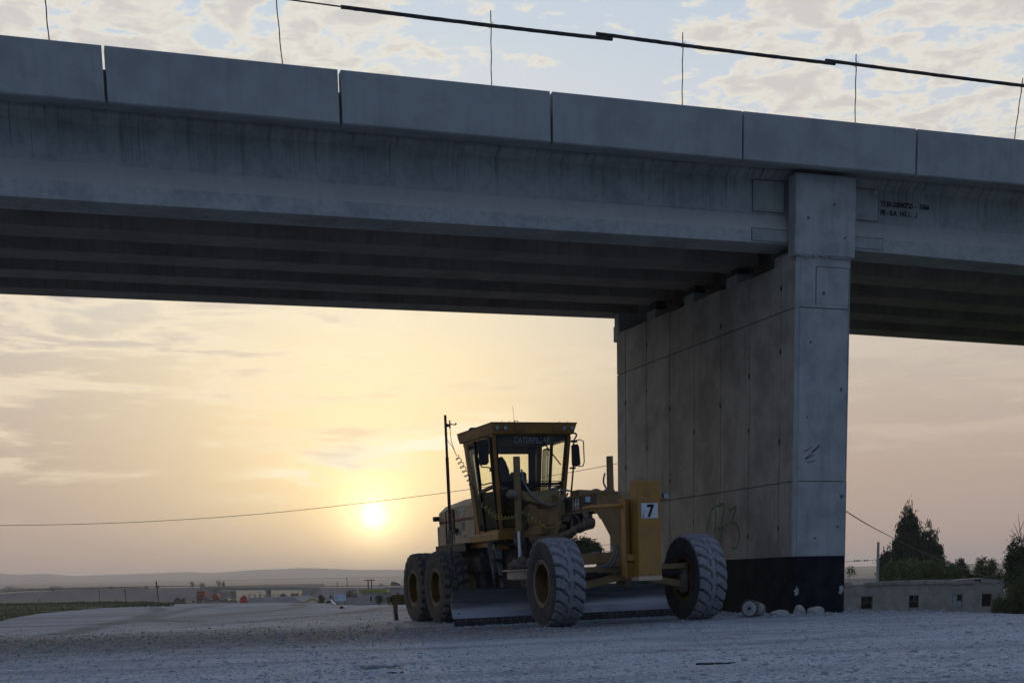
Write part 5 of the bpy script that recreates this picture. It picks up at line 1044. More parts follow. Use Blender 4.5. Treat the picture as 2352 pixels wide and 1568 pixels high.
def trunk(parent, segs, m=BARK, name='trunk'):
    mb = MB()
    for pts, r0_, r1_ in segs: P = smooth(pts, 4); mb.tube(P, [r0_+(r1_-r0_)*i/(len(P)-1) for i in range(len(P))], 7)
    return mb.build(name, m, parent, True)
PX = lambda dist: dist/FPX
def plant(name, lab, cat, xd, dist, group=None):
    q = spot(xd, 1300, dist); q.z = gz(q.x, q.y); return thing(name, lab, cat, q, group), q
def zy(xd, yd, dist, q): return spot(xd, yd, dist).z-q.z
# cypress behind the low building
D_ = 128; k = PX(D_); tr, q = plant('cypress_tree', 'tall dark cypress with several pointed spires behind the low ruined building', 'tree', 2100, D_)
def B_(xd, y0, y1, wpx, dep=1.): z0, z1 = zy(xd, y1, D_, q), zy(xd, y0, D_, q); return ((xd-XR)*k, random.uniform(-.6, .6)*dep, (z0+z1)/2, wpx*k/2, wpx*k/2, (z1-z0)/2)
XR = 2100; bl_ = [B_(2082, 1155, 1330, 38), B_(2083, 1190, 1340, 46), B_(2100, 1176, 1330, 26), B_(2062, 1205, 1335, 24), B_(2072, 1195, 1330, 40), B_(2117, 1208, 1335, 26), B_(2131, 1200, 1335, 30), B_(2143, 1222, 1335, 26), B_(2153, 1262, 1335, 26), B_(2052, 1240, 1335, 22), B_(2100, 1225, 1345, 70), B_(2070, 1250, 1345, 56), B_(2140, 1240, 1345, 50), B_(2085, 1168, 1240, 22), B_(2093, 1190, 1270, 30), B_(2146, 1262, 1350, 44), B_(2160, 1248, 1300, 14), B_(2122, 1222, 1330, 22)]
leaves('crown', bl_, 42000, .18, CYP, tr, up=1.4, seed=4, fill=.08, asp=.42, taper=.50, jit=.32); trunk(tr, [([(0, 0, -.2), (-.2, 0, 3), (-.6, 0, 8)], .28, .06), ([(.2, 0, 0), (.7, 0, 3), (1.3, 0, 7)], .2, .05)])
D_ = 126; k = PX(D_); tr, q = plant('cypress_tree', 'small dark conifer at the left foot of the tall cypress, right of the concrete pole', 'tree', 2035, D_); XR = 2035
leaves('crown', [B_(2034, 1258, 1345, 18), B_(2042, 1252, 1345, 18), B_(2026, 1275, 1345, 18), B_(2038, 1280, 1350, 34)], 6000, .18, CYP, tr, up=1., seed=6, fill=.3); trunk(tr, [([(0, 0, -.2), (.1, 0, 2.5)], .1, .03)])
D_ = 112; k = PX(D_); tr, q = plant('broad_bush', 'broad green bush along the roof line of the low building below the cypress', 'bush', 2110, D_); XR = 2110
leaves('crown', [B_(2050, 1292, 1345, 44), B_(2075, 1285, 1345, 60), B_(2105, 1288, 1345, 60), B_(2135, 1285, 1345, 60), B_(2165, 1290, 1345, 50), B_(2190, 1300, 1345, 40)], 16000, .13, LEAF1, tr, seed=7, fill=.4); trunk(tr, [([(-1, 0, -.1), (-1.2, 0, 2)], .08, .03), ([(1, 0, -.1), (1.3, 0, 2)], .08, .03)])
D_ = 115; k = PX(D_); tr, q = plant('young_tree', 'slim dark young tree with a rounded tip above the middle of the building roof', 'tree', 2205, D_); XR = 2205
leaves('crown', [B_(2207, 1281, 1330, 22), B_(2200, 1295, 1345, 30), B_(2215, 1300, 1345, 26), B_(2168, 1275, 1310, 8)], 5000, .12, LEAF3, tr, up=.5, seed=8, fill=.3); trunk(tr, [([(0, 0, -.1), (0, 0, 3)], .08, .02)])
D_ = 118; k = PX(D_); tr, q = plant('young_tree', 'loose light green young tree between the dark young tree and the tall edge tree', 'tree', 2268, D_); XR = 2268
leaves('crown', [B_(2257, 1280, 1345, 30), B_(2273, 1283, 1345, 40), B_(2285, 1282, 1320, 14), B_(2262, 1295, 1350, 44), B_(2298, 1308, 1350, 22), B_(2240, 1310, 1350, 24)], 7000, .13, LEAF2, tr, up=.3, seed=9, fill=.2); trunk(tr, [([(0, 0, -.1), (.1, 0, 2), (.2, 0, 4)], .09, .02), ([(0, 0, 1), (-.5, 0, 3)], .05, .02)])
D_ = 84; k = PX(D_); tr, q = plant('tall_tree', 'tall leafy tree with bare grey top branches at the right edge of the photo', 'tree', 2345, D_); XR = 2345
leaves('crown', [B_(2335, 1232, 1330, 40), B_(2350, 1245, 1340, 60), B_(2325, 1262, 1340, 34), B_(2375, 1230, 1340, 60), B_(2345, 1290, 1380, 80)], 17000, .10, LEAF3, tr, up=.2, seed=10, fill=.25)
bz = []
for (x0, y0), (x1, y1) in (((2345, 1260), (2333, 1178)), ((2340, 1240), (2325, 1200)), ((2346, 1250), (2352, 1186)), ((2338, 1220), (2348, 1195)), ((2342, 1240), (2314, 1228)), ((2335, 1235), (2318, 1215)), ((2350, 1240), (2365, 1190)), ((2330, 1330), (2342, 1270))):
    bz.append(([((x0-XR)*k, 0, zy(x0, y0, D_, q)), (((x0+x1)/2-XR)*k+.06, .1, zy(x0, (y0+y1)/2, D_, q)), ((x1-XR)*k, 0, zy(x1, y1, D_, q))], .03, .008))
trunk(tr, [([(0, 0, -.2), (.1, 0, 2), (0, 0, 4.2)], .2, .06)]); trunk(tr, bz, DEADW, 'bare_branches')
D_ = 78; k = PX(D_); tr, q = plant('reed_clump', 'tall grassy scrub in front of the right end of the low building', 'scrub', 2330, D_); XR = 2330; tr['kind'] = 'thing'
del tr['kind']
random.seed(77); leaves('reeds', [B_(2293+5.2*i+random.uniform(-2, 2), min(1385, 1375-4.2*i)+random.uniform(-14, 12) if i < 13 else 1318+random.uniform(-10, 10), 1412, random.uniform(8, 16)) for i in range(22)], 15000, .16, REED, tr, up=1.3, seed=12, fill=.15, asp=.14); leaves('undergrowth', [B_(2320, 1372, 1412, 44), B_(2345, 1355, 1412, 40), B_(2370, 1350, 1412, 40)], 5000, .10, LEAF3, tr, seed=13, fill=.2)
D_ = 112; k = PX(D_); tr, q = plant('sapling', 'sparse sapling beside the pier edge above the left end of the low building', 'sapling', 1952, D_); XR = 1952
leaves('crown', [B_(1950, 1299, 1322, 22), B_(1958, 1306, 1322, 12)], 260, .10, LEAF1, tr, seed=14, fill=.1); trunk(tr, [([(0, 0, 0), (0, 0, zy(1952, 1310, D_, q))], .03, .01)])
D_ = 70; k = PX(D_); tr, q = plant('round_tree', 'round dark tree seen under the grader frame between the front wheel and the gooseneck', 'tree', 1345, D_); XR = 1345
leaves('crown', [B_(1330, 1232, 1290, 50), B_(1352, 1235, 1290, 46), B_(1365, 1245, 1290, 34), B_(1315, 1245, 1290, 30), B_(1342, 1228, 1262, 16)], 9000, .085, LEAF3, tr, seed=15, fill=.3); trunk(tr, [([(0, 0, -.2), (.05, 0, 1.2)], .12, .07)])

# ================================================================ low ruined building at the right
BD = 100.; kb = PX(BD); p0 = spot(1890, 1338, BD); p1 = spot(2306, 1334, BD); ztop = p0.z; zb_ = gz(p1.x, p1.y)-.3
bd_ = thing('ruined_building', 'long low grey building with broken cornice and empty windows right of the pier', 'building', Vector((p0.x, BD, zb_))); L_ = p1.x-p0.x; H_ = ztop-zb_
wx = [((a/1.7415-1176)*kb-p0.x, (b/1.7415-1176)*kb-p0.x) for a, b in ((3445.6, 3492.3), (3635, 3674.7), (3807.7, 3847.4), (3923.9, 3963.2))]
def wz(yp): return spot(2100, yp/1.7415, BD).z-zb_
Wt, Wb = wz(2379), wz(2430)
xs_ = [0]+[v for ab in wx for v in ab]+[L_]; mb = MB()
for i in range(0, len(xs_)-1, 2): mb.box(xs_[i], xs_[i+1], 0, .25, 0, H_-.22)
for a, b in wx: mb.box(a, b, 0, .25, 0, Wb); mb.box(a, b, 0, .25, Wt, H_-.22)
mb.box(0, .25, .25, 5, 0, H_-.22); mb.box(L_-.25, L_, .25, 5, 0, H_-.22); mb.box(0, L_, 4.75, 5, 0, H_-.22); mb.build('wall', BWALL, bd_)
mb = MB(); x_ = 0
while x_ < L_:
    w_ = random.uniform(.35, 1.1); hh_ = random.uniform(-.03, .05)
    if random.random() > .16: mb.box(x_, min(L_, x_+w_-.04), -.12+random.uniform(-.03, .04), .28, H_-.26+random.uniform(-.05, .06), H_+hh_*1.6)
    x_ += w_
mb.build('cornice', BWALL, bd_)
mb = MB()
for k in range(9):
    zc_ = .42+k*(H_-.7)/9
    for i_ in range(0, len(xs_)-1, 2): mb.box(xs_[i_]+.02, xs_[i_+1]-.02, -.008, -.001, zc_, zc_+.03)
for k in range(60):
    xx_ = random.uniform(.2, L_-.3); zz_ = random.uniform(.2, H_-.5)
    if not any(a-.3 < xx_ < b+.1 and Wb-.4 < zz_ < Wt+.2 for a, b in wx): mb.box(xx_, xx_+random.uniform(.1, .45), -.014, -.001, zz_, zz_+random.uniform(.05, .22))
mb.build('plaster_remnant', BWALL, bd_, kind='stuff')
mb = MB(); mb.box(0.1, L_-.1, .1, 4.9, H_-.30, H_-.14); mb.build('roof_slab', FARCON, bd_)
mb = MB()
for a, b, h in ((4.6, 9.2, .06), (9.6, 12.0, .12), (3.0, 4.2, .03)): mb.hexa([(a, -.05, H_+.0), (b, -.1, H_+.01), (b, 1.5, H_), (a, 1.5, H_)], [(a+.1, .0, H_+.02), (b-.2, .0, H_+h), (b-.3, 1.4, H_+h), (a, 1.4, H_+.03)])
mb.build('loose_roof_sheet', DARKV, bd_)
for i, (a, b) in enumerate(wx):
    fo = sub('window', bd_); mb = MB(); c = (a+b)/2
    if i < 3:
        mb.box(a, a+.05, .05, .11, Wb, Wt); mb.box(b-.05, b, .05, .11, Wb, Wt); mb.box(a, b, .05, .11, Wt-.05, Wt); mb.box(a, b, .05, .11, Wb, Wb+.04); mb.box(c-.02, c+.02, .05, .10, (Wb+Wt)/2+.05 if i < 2 else Wb, Wt); mb.box(a, b, .05, .10, Wt-.48, Wt-.44); mb.build('window_frame', WOODF, fo)
        if i == 2:
            for (u0, u1, v0, v1) in ((a+.05, c-.02, Wb+.04, Wt-.48), (c+.02, b-.05, Wb+.04, Wt-.48), (a+.05, c-.02, Wt-.44, Wt-.05)): mb = MB(); mb.box(u0, u1, .07, .08, v0, v1); mb.build('pane', mat('clouded_pane', (.30, .33, .37), None, .25), fo)
    mb = MB(); mb.box(a-.06, b+.06, -.05, .0, Wb-.08, Wb-.01); mb.build('sill', BWALL, fo)
mb = MB()
for a, b, c in ((10.05, .25, .9), (10.2, .3, .6), (12.6, .28, 1.3)): mb.tube([(a, -.1, 0), (a+.1, -.12, c)], .03, 5)
mb.build('leaning_stick', DEADW, bd_)
mb = MB(); mb.box(.3, L_-.3, .9, 1.0, .0, H_-.32); mb.build('window_shade_sheet', VOID, bd_)  # black sheet added behind the openings, room shade put into its colour
# concrete pole and wires
pq = spot(2017, 1260, 112); gq = gz(pq.x, pq.y); ht = spot(2017, 1244, 112).z-gq
t_ = thing('utility_pole', 'round grey concrete pole rising left of the cypress behind the low building', 'pole', Vector((pq.x, pq.y, gq-.2)))
mb = MB(); mb.tube([(0, 0, 0), (0, 0, ht+.2)], [.15, .10], 10); mb.build('shaft', FARCON, t_)
mb = MB(); zc = spot(2017, 1284.6, 112).z-gq+.2; mb.tube([(-.12, 0, zc), (.14, 0, zc)], .03, 6); mb.tube([(-.1, 0, zc-.02), (-.30, 0, zc-.35), (-.45, 0, zc-.30), (-.4, 0, zc-.02)], .012, 5); mb.build('cable_clamp', STEEL, t_)
def wire(name, pts, rad, lab, sag=0.):
    P = [spot(*p) for p in pts]; P = smooth(P, 8); o0 = P[0].copy(); mb = MB(); mb.tube([p-o0 for p in P], rad, 5, cap=False); o = mb.build(name, BLACK); o.location = o0; return tag(o, lab, 'cable')
wire('overhead_cable', [(1900, 1291, 108), (1943, 1289, 110), (1985, 1286.5, 111), (2016, 1284.6, 112)], .018, 'cable from behind the pier to the concrete pole')
mb = MB(); c0 = spot(1970, 1287.5, 110.5)
for dx_ in (-.25, -.05, .12, .55, .75): mb.box(dx_-.05, dx_+.05, -.03, .03, -.05, .08)
o = mb.build('insulator', BLACK); o.location = c0; tag(o, 'row of small dark insulators on the cable left of the concrete pole', 'insulator')
wire('overhead_cable', [(-350, 1204, 66), (0, 1206, 64), (300, 1199, 62.5), (600, 1179.5, 61.5), (890, 1147.8, 61), (1085, 1122, 60.5), (1266, 1092, 60), (1420, 1063.5, 60), (1700, 1005, 60)], .0115, 'long thin cable sloping up behind the grader from the left edge to the pier')
wire('overhead_cable', [(1700, 1006, 60), (1946, 1176, 72), (2045, 1231.5, 80), (2149, 1281, 90), (2290, 1334, 99)], .016, 'lower of two cables running down from the pier past the cypress to the building')
wire('overhead_cable', [(1700, 1002, 60), (1946, 1174, 72), (2045, 1231, 80), (2149, 1280, 90), (2289, 1333, 99.2)], .012, 'upper of two cables running down from the pier past the cypress to the building')
wire('overhead_cable', [(1270, 1254, 85), (1365, 1252, 85), (1440, 1247, 85)], .014, 'faint upper cable behind the grader gooseneck'); wire('overhead_cable', [(1368, 1262, 85), (1440, 1270, 85)], .014, 'faint lower cable behind the grader gooseneck')
pq = spot(1700, 1200, 60); gq = gz(pq.x, pq.y); ht = spot(1700, 1000, 60).z-gq; t_ = thing('utility_pole', 'pole hidden behind the pier that carries the long cables', 'pole', Vector((pq.x, pq.y, gq-.2))); mb = MB(); mb.tube([(0, 0, 0), (0, 0, ht+.4)], [.14, .09], 10); mb.build('shaft', FARCON, t_)

# ================================================================ far highway with its bridge, 600 m away
HWY = 600.; kh = PX(HWY)
def hx(xd): return (xd-1176)*kh
def hzz(xd, yd): return spot(xd, yd, HWY).z
def emb(name, pts, lab):
    mb = MB(); vs = []; n = len(pts)
    for (xd, yd, zoff) in pts:
        X = hx(xd); zt = hzz(xd, yd); zb = zoff if zoff is not None else gz(X, HWY-14)-1.5; w_ = (zt-zb)*1.9
        vs += [(X, HWY-w_, zb), (X, HWY, zt), (X, HWY+13, zt), (X, HWY+13+w_, zb)]
    mb.add(vs, [(0, 1, 2, 3), (4*n-4, 4*n-1, 4*n-2, 4*n-3)]+[(4*i+j, 4*i+(j+1) % 4, 4*i+4+(j+1) % 4, 4*i+4+j) for i in range(n-1) for j in range(4)])
    o = mb.build(name, EARTH); o['kind'] = 'structure'; return o
emb('embankment', [(-900, 1385, None), (-300, 1372, None), (0, 1364.5, None), (98, 1358, None), (195, 1354, None), (273, 1351.6, None), (459, 1348.3, None), (500, 1348.2, None), (535, 1369, None)], '')
emb('embankment', [(716, 1373, None), (748, 1348.7, None), (842, 1348.4, None), (935, 1348.0, None), (1300, 1340, None), (2300, 1322, None), (2900, 1312, None)], '')
fb = thing('highway_bridge', 'distant two span road bridge with white railing over the highway works at the left', 'bridge', Vector((hx(631), HWY, hzz(631, 1380))))
def fz(xd, yd): return hzz(xd, yd)-fb.location.z
def fxx(xd): return hx(xd)-hx(631)
mb = MB(); mb.hexa([(fxx(500), -.6, fz(500, 1354.6)), (fxx(750), -.6, fz(750, 1354.2)), (fxx(750), 12, fz(750, 1354.2)), (fxx(500), 12, fz(500, 1354.6))], [(fxx(500), -.6, fz(500, 1347.8)), (fxx(750), -.6, fz(750, 1347.6)), (fxx(750), 12, fz(750, 1347.6)), (fxx(500), 12, fz(500, 1347.8))]); mb.build('deck', FARCON, fb)
mb = MB(); mb.box(fxx(482), fxx(762), -1.0, -.6, fz(631, 1349.2), fz(631, 1347.2)); mb.build('parapet_kerb', FARCON, fb)
for xa, xb in ((516, 550), (712, 744)):
    mb = MB(); mb.box(fxx(xa), fxx(xb), 0, 12, -4, fz(631, 1354)); mb.build('abutment', FARCON, fb)
mb = MB(); mb.box(fxx(628), fxx(631.8), 1, 11, -3, fz(631, 1353.9)); mb.build('pier', FARCON, fb)
mb = MB()
for k in range(64): xx = fxx(483)+k*(fxx(761)-fxx(483))/63; mb.box(xx-.15, xx+.15, -.9, -.7, fz(631, 1348), fz(631, 1342.2))
mb.build('railing_posts', GALV, fb, kind='stuff')
for y0, y1 in ((1342.7, 1342.1), (1345.3, 1344.6)): mb = MB(); mb.box(fxx(483), fxx(761), -.95, -.65, fz(631, y0), fz(631, y1)); mb.build('rail', GALV, fb)
def rail(name, pts, lab):
    o = thing(name, lab, 'guard rail', Vector((hx(pts[0][0]), HWY+.3, hzz(*pts[0])))); o0 = o.location
    P = [Vector((hx(a), HWY+.3, hzz(a, b)))-o0 for a, b in pts]
    mb = MB()
    for a, b in zip(P[:-1], P[1:]): mb.bar(a+Vector((0, 0, .75)), b+Vector((0, 0, .75)), .12, .30, (0, 0, 1))
    mb.build('rail', GALV, o); mb = MB()
    for a, b in zip(P[:-1], P[1:]):
        for k in range(int((b-a).length/4)): c = a.lerp(b, k/((b-a).length/4)); mb.box(c.x-.08, c.x+.08, .1, .25, c.z-.3, c.z+.65)
    mb.build('rail_posts', GALV, o, kind='stuff')
rail('guard_rail', [(-300, 1372), (0, 1364.5), (98, 1358), (195, 1354), (273, 1351.6), (459, 1348.3), (484, 1348.2)], 'thin guard rail along the embankment left of the distant bridge'); rail('guard_rail', [(762, 1348.6), (842, 1348.4), (935, 1348.0), (1300, 1340)], 'thin guard rail along the embankment right of the distant bridge')
def vehicle(xd, y_base, dist, name, lab, cat, parts, z=None, group=None):
    q = spot(xd, y_base, dist); q.z = gz(q.x, q.y) if z is None else z
    o = thing(name, lab, cat, q, group)
    for nm, m, fn in parts:
        mb = MB(); fn(mb); mb.build(nm, m, o)
    return o
def W4(x0, x1, y0, y1, r, tw=.3): return lambda mb: [mb.lathe([(-tw/2, r*.3), (-tw/2, r), (tw/2, r), (tw/2, r*.3)], (x, y, r), 0, 12) for x in (x0, x1) for y in (y0, y1)]
hz_ = hzz(878, 1348)
vehicle(878, 1348, 604, 'car', 'white car on the distant highway embankment left of the ripper', 'car', [('body', WHITEV, lambda mb: mb.prism([(-1.5, .3), (-1.5, 1.15), (-1.2, 1.55), (.3, 1.6), (1.1, 1.0), (1.9, .75), (1.9, .3)], 1, -.8, .8)), ('window', VGLASS, lambda mb: mb.box(-.2, .25, -.82, -.79, 1.1, 1.4)), ('wheels', DARKV, lambda mb: [mb.lathe([(-.9, .3), (.9, .3)], (x, 0, .3), 1, 10) for x in (-.9, 1.3)])], hz_)
vehicle(908, 1348, 604, 'truck', 'dark loaded truck on the distant highway embankment', 'truck', [('body', DARKV, lambda mb: mb.prism([(-1.9, .6), (-1.9, 1.9), (-1.2, 2.4), (.4, 2.2), (2.2, 1.3), (2.2, .6)], 1, -1, 1)), ('wheels', DARKV, lambda mb: [mb.lathe([(-1, .45), (1, .45)], (x, 0, .45), 1, 10) for x in (-1.3, 1.5)])], hz_)
# machines and vehicles on the road works, 450 m away
vehicle(461, 1385, 450, 'dump_truck', 'red dump truck seen from the front at the road works left of the distant bridge', 'truck', [('cab', RED, lambda mb: mb.box(-1.25, 1.25, 0, 2, .9, 2.9, bev=.1)), ('grille', DARKV, lambda mb: mb.box(-.8, .8, -.05, 0, .95, 1.6)), ('windscreen', VGLASS, lambda mb: mb.box(-1.05, 1.05, -.04, 0, 2.0, 2.6)), ('tipper_body', RED, lambda mb: mb.hexa([(-1.3, 2.1, 1.2), (1.5, 2.1, 1.2), (1.5, 7, 1.2), (-1.3, 7, 1.2)], [(-1.5, 1.2, 3.9), (1.1, 1.2, 4.0), (1.5, 7, 3.4), (-1.3, 7, 3.4)])), ('load', DARKV, lambda mb: mb.ball((-.2, 2.6, 3.9), 1.0, 10, (1.1, 1, .35), .15)), ('wheels', DARKV, W4(-1.05, 1.05, .6, 5.5, .55))])
vehicle(448, 1385, 452, 'box_truck', 'pale box truck partly hidden left of the red dump truck', 'truck', [('body', WHITEV, lambda mb: mb.box(-.9, .8, 0, 4, .9, 2.6, bev=.05)), ('stripe', mat('tan_band', (.4, .32, .22), None), lambda mb: [mb.box(-.85, .75, -.03, 0, z, z+.2) for z in (1.3, 1.8)]), ('wheels', DARKV, W4(-.8, .7, .5, 3, .45))])
vehicle(495, 1385, 455, 'tank_trailer', 'round red tank on a trailer right of the red dump truck', 'tank trailer', [('tank', RED, lambda mb: mb.lathe([(0, 0), (0, .8), (.1, 1.05), (4, 1.05), (4, 0)], (0, 0, 2.2), 1, 20)), ('chassis', DARKV, lambda mb: mb.box(-1.1, 1.3, -.1, 4.2, .7, 1.15)), ('wheels', DARKV, W4(-.8, .8, .6, 3.4, .5))])
vehicle(413, 1386, 420, 'pickup', 'dark pickup with an open bed left of the red dump truck', 'pickup', [('body', DARKV, lambda mb: mb.prism([(-1.5, .4), (-1.5, .9), (-.8, 1.7), (.2, 1.7), (.5, 1.0), (1.6, 1.0), (1.6, .4)], 1, -.8, .8)), ('bed', mat('dark_blue_paint', (.03, .045, .07), None, .6), lambda mb: mb.hexa([(.4, -.8, .9), (1.7, -.8, .7), (1.7, .8, .7), (.4, .8, .9)], [(.4, -.8, 1.2), (1.75, -.8, 1.65), (1.75, .8, 1.65), (.4, .8, 1.2)])), ('wheels', DARKV, lambda mb: [mb.lathe([(-.85, .35), (.85, .35)], (x, 0, .35), 1, 10) for x in (-1, 1.1)])])
vehicle(521.5, 1384, 455, 'van', 'small white van behind the dark stacks at the road works', 'van', [('body', WHITEV, lambda mb: mb.prism([(-1, .4), (-1, 1.9), (.6, 1.9), (1.0, 1.2), (1.0, .4)], 1, -.8, .8)), ('window', VGLASS, lambda mb: mb.box(-.8, .4, -.83, -.8, 1.2, 1.7)), ('wheels', DARKV, lambda mb: [mb.lathe([(-.85, .35), (.85, .35)], (x, 0, .35), 1, 10) for x in (-.6, .6)])])
vehicle(537, 1384, 455, 'yellow_compressor', 'low yellow machine between the white van and the red tarpaulin heap', 'machine', [('body', YV, lambda mb: mb.box(-1.2, 1.0, -.8, .8, .6, 1.7, bev=.25)), ('wheels', DARKV, W4(-.7, .7, -.5, .5, .35, .2))])
vehicle(475.5, 1385, 440, 'barrel', 'blue barrel right of the red dump truck', 'barrel', [('body', BLUEV, lambda mb: mb.lathe([(.0, 0), (0, .5), (1.9, .5), (1.9, 0)], (0, 0, 0), 2, 12)), ('lid', BLUEV, lambda mb: mb.lathe([(1.9, .52), (2.0, .52), (2.0, 0)], (0, 0, 0), 2, 12))])
for i, (xa, xb, y, dd) in enumerate(((478, 520, 1382, 420), (500, 547, 1383.5, 400), (470, 500, 1384, 410))):
    q = spot((xa+xb)/2, y, dd); q.z = gz(q.x, q.y); w_ = (xb-xa)*PX(dd)
    o = thing('slab_stack', ['dark low stack of long slabs just right of the red dump truck', 'dark low stack of long slabs left of the red tarpaulin heap', 'shortest dark stack in front of the red tank'][i], 'stack', q, 'dark stacks at the road works')
    for k in range(3): mb = MB(); mb.box(-w_/2+.3*k, w_/2-.2*k, -1, 1, .05+.42*k, .40+.42*k); mb.build('slab', [DARKV, FARCON, DARKV][k], o)
q = spot(559, 1382, 300); q.z = gz(q.x, q.y)-.05; o = thing('covered_heap', 'heap under a red tarpaulin left of the small road roller', 'heap', q)
mb = MB(); zt = spot(560, 1366, 300).z-q.z; vs = [(random.uniform(-.1, .1)+1.15*cos(a), .8*sin(a), 0) for a in [2*pi*i/14 for i in range(14)]]+[((.62+.14*(i % 2))*cos(2*pi*i/14)+.12, .45*sin(2*pi*i/14), zt*(.55+.10*((i*5) % 3))) for i in range(14)]+[(.25*cos(2*pi*i/14)+.28, .2*sin(2*pi*i/14), zt*(.92+.05*(i % 2))) for i in range(14)]
mb.add(vs, [tuple(range(28, 42))]+[(r_*14+i, r_*14+(i+1) % 14, r_*14+14+(i+1) % 14, r_*14+14+i) for r_ in (0, 1) for i in range(14)]); mb.build('tarpaulin', TARP, o)
mb = MB(); mb.box(-.9, .9, -.5, .5, 0, .3); mb.build('pallet', DEADW, o)
for xd, lab, dd, lampon in ((578, 'road roller with flat canopy and lit headlamp right of the red heap', 440, True), (601.5, 'small roller with tall exhaust and roll frame left of the bridge pier', 470, False), (633, 'small roller with a cab frame at the foot of the distant bridge pier', 480, False)):
    o = vehicle(xd, 1384, dd, 'road_roller', lab, 'road roller', [('body', DARKV, lambda mb: mb.box(-1.0, .9, .6, 2.6, .7, 1.7, bev=.1)), ('drum', STEEL, lambda mb: mb.lathe([(-.9, 0), (-.9, .65), (.9, .65), (.9, 0)], (0, 0, .65), 0, 16)), ('canopy', DARKV, lambda mb: mb.box(-1.1, 1.1, .4, 2.4, 2.95, 3.08)), ('canopy_posts', DARKV, lambda mb: [mb.box(x-.06, x+.06, y, y+.1, 1.6, 2.98) for x in (-.9, .9) for y in (.5, 2.2)])], group='road rollers')
    if lampon: mb = MB(); mb.box(.55, 1.15, .3, .4, 1.25, 1.85); mb.build('lit_headlamp', mat('lit_lamp', (.9, .85, .7), None, emit=((1, .82, .5), 5.0)), o)
    elif xd < 610: mb = MB(); mb.box(-.75, -.45, .5, .7, 1.6, 4.0); mb.build('exhaust', mat('orange_paint', (.25, .07, .04), None), o)
vehicle(677, 1383, 430, 'backhoe_loader', 'yellow machine with a glazed cab right of the distant bridge pier', 'loader', [('cab', YV, lambda mb: [mb.box(-1.3, 1.3, .5, 2.2, 3.0, 3.25)]+[mb.box(x-.08, x+.08, y, y+.12, 1.7, 3.05) for x in (-1.1, 0, 1.1) for y in (.55, 2.0)]), ('window', VGLASS, lambda mb: mb.box(-1.05, 1.05, .6, 2.0, 1.75, 2.95)), ('engine', YV, lambda mb: mb.box(-1.3, 1.3, .3, 3.5, .8, 1.8, bev=.12)), ('boom', YV, lambda mb: mb.bar((1.2, 1, 1.2), (2.3, 1, 3.1), .35, .5, (0, 1, 0))), ('bucket', YV, lambda mb: mb.box(1.6, 2.6, .6, 1.5, .9, 1.7, bev=.1)), ('wheels', DARKV, W4(-1.0, 1.0, .6, 3.0, .6))])
vehicle(651, 1383, 440, 'water_tanker', 'dark rounded water tanker right of the distant bridge pier', 'tanker', [('tank', DARKV, lambda mb: mb.lathe([(0, 0), (0, .9), (.2, 1.15), (3, 1.15), (3, 0)], (0, 0, 2.1), 1, 16)), ('chassis', DARKV, lambda mb: mb.box(-1.2, 1.2, -.1, 3.2, .6, 1.1)), ('wheels', DARKV, W4(-.9, .9, .4, 2.6, .5))])
vehicle(716, 1388, 240, 'excavator', 'rusty yellow excavator arm lowered in front of the right embankment', 'excavator', [('boom', YV, lambda mb: [mb.bar((-1.4, 0, .5), (.2, 0, 1.35), .3, .35, (0, 1, 0)), mb.bar((.2, 0, 1.35), (1.5, 0, .7), .3, .3, (0, 1, 0))]), ('bucket', YV, lambda mb: mb.prism([(-1.7, .1), (-1.1, .05), (-1.2, .8), (-1.7, .9)], 1, -.5, .5)), ('house', DARKV, lambda mb: mb.box(1.2, 2.1, -.7, .9, .1, .95, bev=.1)), ('counterweight', YV, lambda mb: mb.box(2.05, 2.3, -.7, .9, .15, .9, bev=.08))], group=None)
vehicle(752, 1391, 180, 'pickup', 'pale pickup with flat bed parked below the white signboard', 'pickup', [('body', WHITEV, lambda mb: mb.prism([(-1.1, .25), (-1.1, .62), (-.3, .62), (-.1, 1.05), (.55, 1.05), (.75, .7), (1.05, .62), (1.05, .25)], 1, -.6, .6)), ('window', VGLASS, lambda mb: mb.prism([(-.15, .64), (0, .98), (.5, .98), (.62, .66)], 1, -.62, -.6)), ('wheels', DARKV, lambda mb: [mb.lathe([(-.62, .2), (.62, .2)], (x, 0, .2), 1, 10) for x in (-.7, .7)])])
vehicle(301, 1390, 150, 'box_trailer', 'small dark boxy vehicle with a pale rear window beside the grass at the left', 'vehicle', [('body', mat('blue_grey_paint', (.06, .09, .11), None, .5), lambda mb: mb.prism([(-.34, .1), (-.36, .42), (-.25, .62), (.22, .62), (.34, .35), (.34, .1)], 1, -.5, .5)), ('window', mat('lit_pane', (.35, .36, .26), None, .3), lambda mb: mb.box(.02, .2, -.52, -.5, .38, .58)), ('wheels', DARKV, lambda mb: [mb.lathe([(-.5, .12), (.5, .12)], (x, 0, .12), 1, 8) for x in (-.2, .2)])])
# raised road base in front of the bridge
q = spot(625, 1380, 340); o = MB(); zt = spot(625, 1371.5, 340).z; zb = gz(q.x, 330)-.5; xa, xb = spot(572, 1380, 340).x, spot(688, 1380, 340).x
o.hexa([(xa-3, 335, zb), (xb+3, 335, zb), (xb+3, 380, zb), (xa-3, 380, zb)], [(xa, 341, zt), (xb-2, 341, zt+.2), (xb-2, 372, zt+.2), (xa, 372, zt)]); oo = o.build('gravel_mound', mat('pale_fill', (.145, .15, .155), (.10, .10, .105), .95, scale=.3, bump=.4, bscale=2)); oo['kind'] = 'structure'
